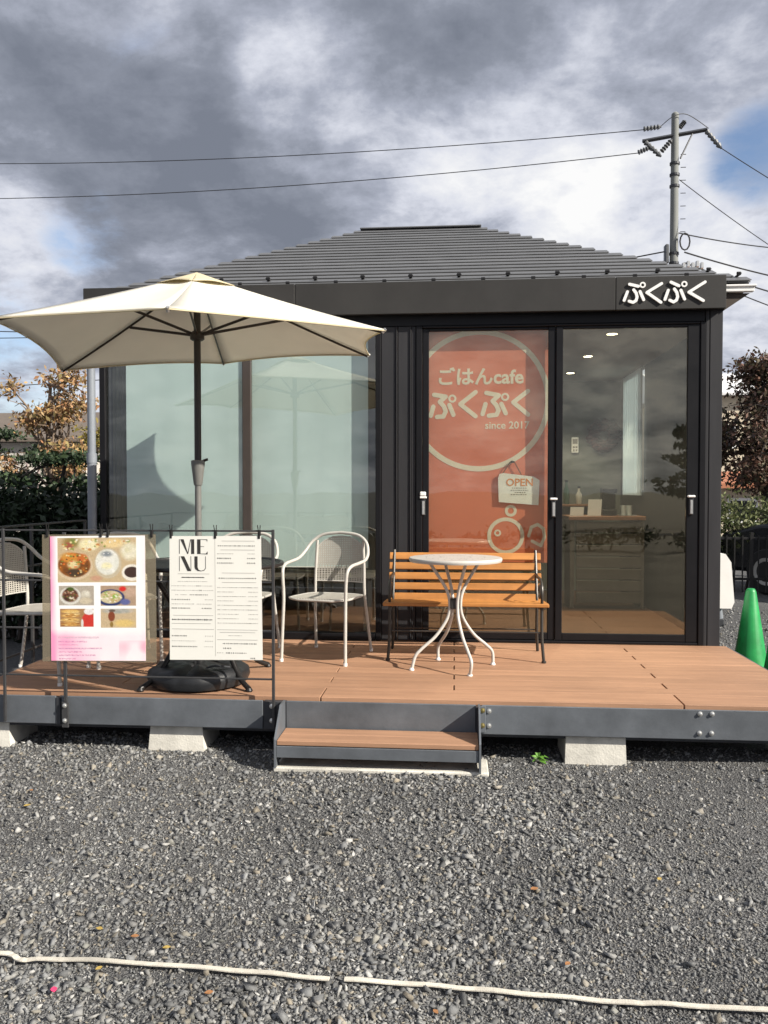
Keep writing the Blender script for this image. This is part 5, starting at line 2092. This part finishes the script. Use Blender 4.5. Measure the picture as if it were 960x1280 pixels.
# trees, hedge and houses across the yard, behind the camera: seen mirrored in the panes
g = random.Random(21)
for i, (x, y, h, w, lb) in enumerate(((9.3, -27, 4.6, 1.5, 'short conifer across the yard mirrored in the right door pane'), (11.6, -25, 6.0, 1.0, 'slim tall conifer across the yard mirrored in the right door pane'),
                                      (13.4, -25, 6.6, 1.5, 'tall conifer across the yard mirrored at the right edge of the door pane'), (18, -28, 7.0, 2.6, 'big conifer across the yard beyond the right end'), (-20, -30, 6.0, 3.0, 'big conifer across the yard beyond the left end'))):
    cl_ = []
    for k in range(22):
        z = h * (.30 + .70 * k / 22)
        rr = w * (1 - .72 * k / 22) * g.uniform(.4, .95)
        a = g.uniform(0, 6.28)
        cl_.append((rr * math.cos(a) * .8, rr * math.sin(a) * .8, z, w * .38 * (1.1 - .6 * k / 22), w * .38, .20, 60))
    tree('conifer', lb, (x, y, 0), [(0, 0, 0), (.05, 0, h * .4), (0, 0, h * .97)], cl_, .15, L_PINE, M_BARKD, 'conifers mirrored in the panes', tr=.16, seed=60 + i)
cl_ = []
for k in range(46):
    cl_.append((-16 + 32 * k / 45 + g.uniform(-.2, .2), g.uniform(-.2, .2), g.uniform(.25, .42), .45, .4, .24, 150))
bush('boundary_hedge', 'long low hedge across the yard mirrored in the glass front', (0, -14.2, 0), cl_, .07, L_HEDGE, 77)


# ------------------------------------------------------------------ utility pole and lines
UP = thing('utility_pole', 'grey concrete utility pole with steel crossarm behind the roof', 'utility pole', (6.86, 20.64, 0))
M_PC = mat('pole_concrete', (.20, .21, .20), .8, 0, .1, 2, .1, 20)
M_LINE = mat('cable_black', (.02, .02, .022), .6)
M_INS = mat('insulator_grey', (.10, .105, .11), .4, 0, .15, 20)
MB().tube([(0, 0, 0), (0, 0, 13.22)], [.165, .112], 18).build('pole', M_PC, UP, True)
MB().lathe([(.115, 0), (.11, .06), (.05, .11)], n=16, z0=13.22).build('pole_cap', M_PC, UP, True)
# crossarm runs left-down (near) to right-up
UPZ = .50
arm_a, arm_b = Vector((-1.02, -.16, 11.90 + UPZ)), Vector((1.00, .10, 12.30 + UPZ))
MB().tube([arm_a, arm_b], .065, 4).build('crossarm', M_STEELD, UP)
MB().tube([(.55, .05, 12.18 + UPZ), (.14, -.12, 11.35 + UPZ)], .028, 6).build('brace', M_STEELD, UP)
for z in (11.7, 11.35, 11.0, 8.6, 8.9):
    MB().tube([(0, 0, z), (0, 0, z + .07)], .155, 14).build('band', M_STEELD, UP)
for (p, q) in (((-.98, -.16, 12.28), (-.45, -.1, 12.36)), ((-1.15, -.2, 11.55), (-.75, -.18, 11.72)), ((-.92, -.14, 11.86), (-.52, -.4, 11.32)), ((1.0, .08, 12.22), (1.32, -.3, 11.55)), ((-.42, -.12, 11.6), (-.12, -.1, 11.95)), ((.18, .1, 12.65), (.34, .1, 12.85))):
    p, q = Vector(p) + Vector((0, 0, UPZ if p[2] < 12.5 else .25)), Vector(q) + Vector((0, 0, UPZ if p[2] < 12.5 else .25))
    m = MB()
    for k in range(5):
        a = p.lerp(q, k / 5)
        b = p.lerp(q, (k + .62) / 5)
        m.tube([a, b], [.085, .05], 8)
    m.tube([p, q], .035, 6)
    m.build('insulator', M_INS, UP)
MB().tube(smooth_path([(-.45, -.1, 12.88), (-.1, -.2, 13.12), (.35, -.1, 13.2), (1.05, .08, 12.83)], 8), .012, 5).build('jumper_wire', M_LINE, UP)
MB().box(-.31, -.19, -.2, .05, 8.6, 9.2, .03).build('cable_box', M_INS, UP)
MB().tube([(.28 + .15 * math.cos(k * .52), -.2, 9.25 + .26 * math.sin(k * .52)) for k in range(12)], .025, 6, True).build('cable_coil', M_LINE, UP)
for k in range(7):
    MB().tube([(.17, -.05, 9.6 + .4 * k), (.33, -.05, 9.6 + .4 * k)], .012, 5).build('climbing_peg', M_STEELD, UP)
for k in range(5):
    MB().box(.22 + .14 * k, .32 + .14 * k, -.16, -.04, 8.42 + .05 * (k % 2), 8.62 + .05 * (k % 2), .02).build('clamp', M_BOLT, UP)


def wire(a, b, sag, label, r=.014, n=28, group='overhead lines on the utility pole'):
    a, b = Vector(a), Vector(b)
    pts = [a.lerp(b, k / n) - Vector((0, 0, sag * 4 * (k / n) * (1 - k / n))) for k in range(n + 1)]
    tag(MB().tube(pts, r, 5).build('power_line', M_LINE), label, 'cable', group)


base = Vector((6.86, 20.64, 0))
wire(base + Vector((-.98, -.16, 12.76)), (-26.8, 25.92, 15.05), .50, 'upper of the two long cables crossing the sky to the left')
wire(base + Vector((-1.15, -.2, 12.03)), (-28.5, 24.5, 13.15), .62, 'lower of the two long cables crossing the sky to the left')
wire(base + Vector((1.32, -.3, 12.05)), (13.2, 14.5, 5.6), .15, 'cable dropping steeply from the crossarm to the right edge')
wire(base + Vector((.12, -.1, 11.2)), (15.8, 24.5, 7.3), .25, 'cable dropping to the right from below the crossarm')
wire(base + Vector((.12, -.1, 9.55)), (18.5, 30.0, 11.6), .35, 'nearly level cable right of the pole above the coil', .02)
wire(base + Vector((.3, -.1, 8.95)), (17.5, 26.0, 8.6), .30, 'thick upper communication cable right of the pole', .025)
wire(base + Vector((.3, -.1, 8.62)), (17.0, 26.0, 7.8), .30, 'thick middle communication cable right of the pole', .025)
wire(base + Vector((.3, -.1, 8.4)), (16.5, 26.0, 6.9), .25, 'lowest communication cable right of the pole', .02)
wire(base + Vector((-.2, -.1, 9.0)), (-24, 31.0, 9.7), .9, 'communication cable running left behind the roof', .022)
wire(base + Vector((-.2, -.1, 8.7)), (-24, 31.0, 9.1), .9, 'lower communication cable running left behind the roof', .022)
wire((-10, 30, 9.4), (-40, 34, 10.6), .4, 'distant cable low in the sky at the left edge, topmost', .02, group='distant cables at the left edge')
wire((-10, 30, 8.6), (-40, 34, 9.9), .4, 'distant cable low in the sky at the left edge, second from top', .02, group='distant cables at the left edge')
wire((-10, 30, 6.9), (-40, 34, 6.4), .3, 'distant cable behind the autumn tree at the left edge', .02, group='distant cables at the left edge')
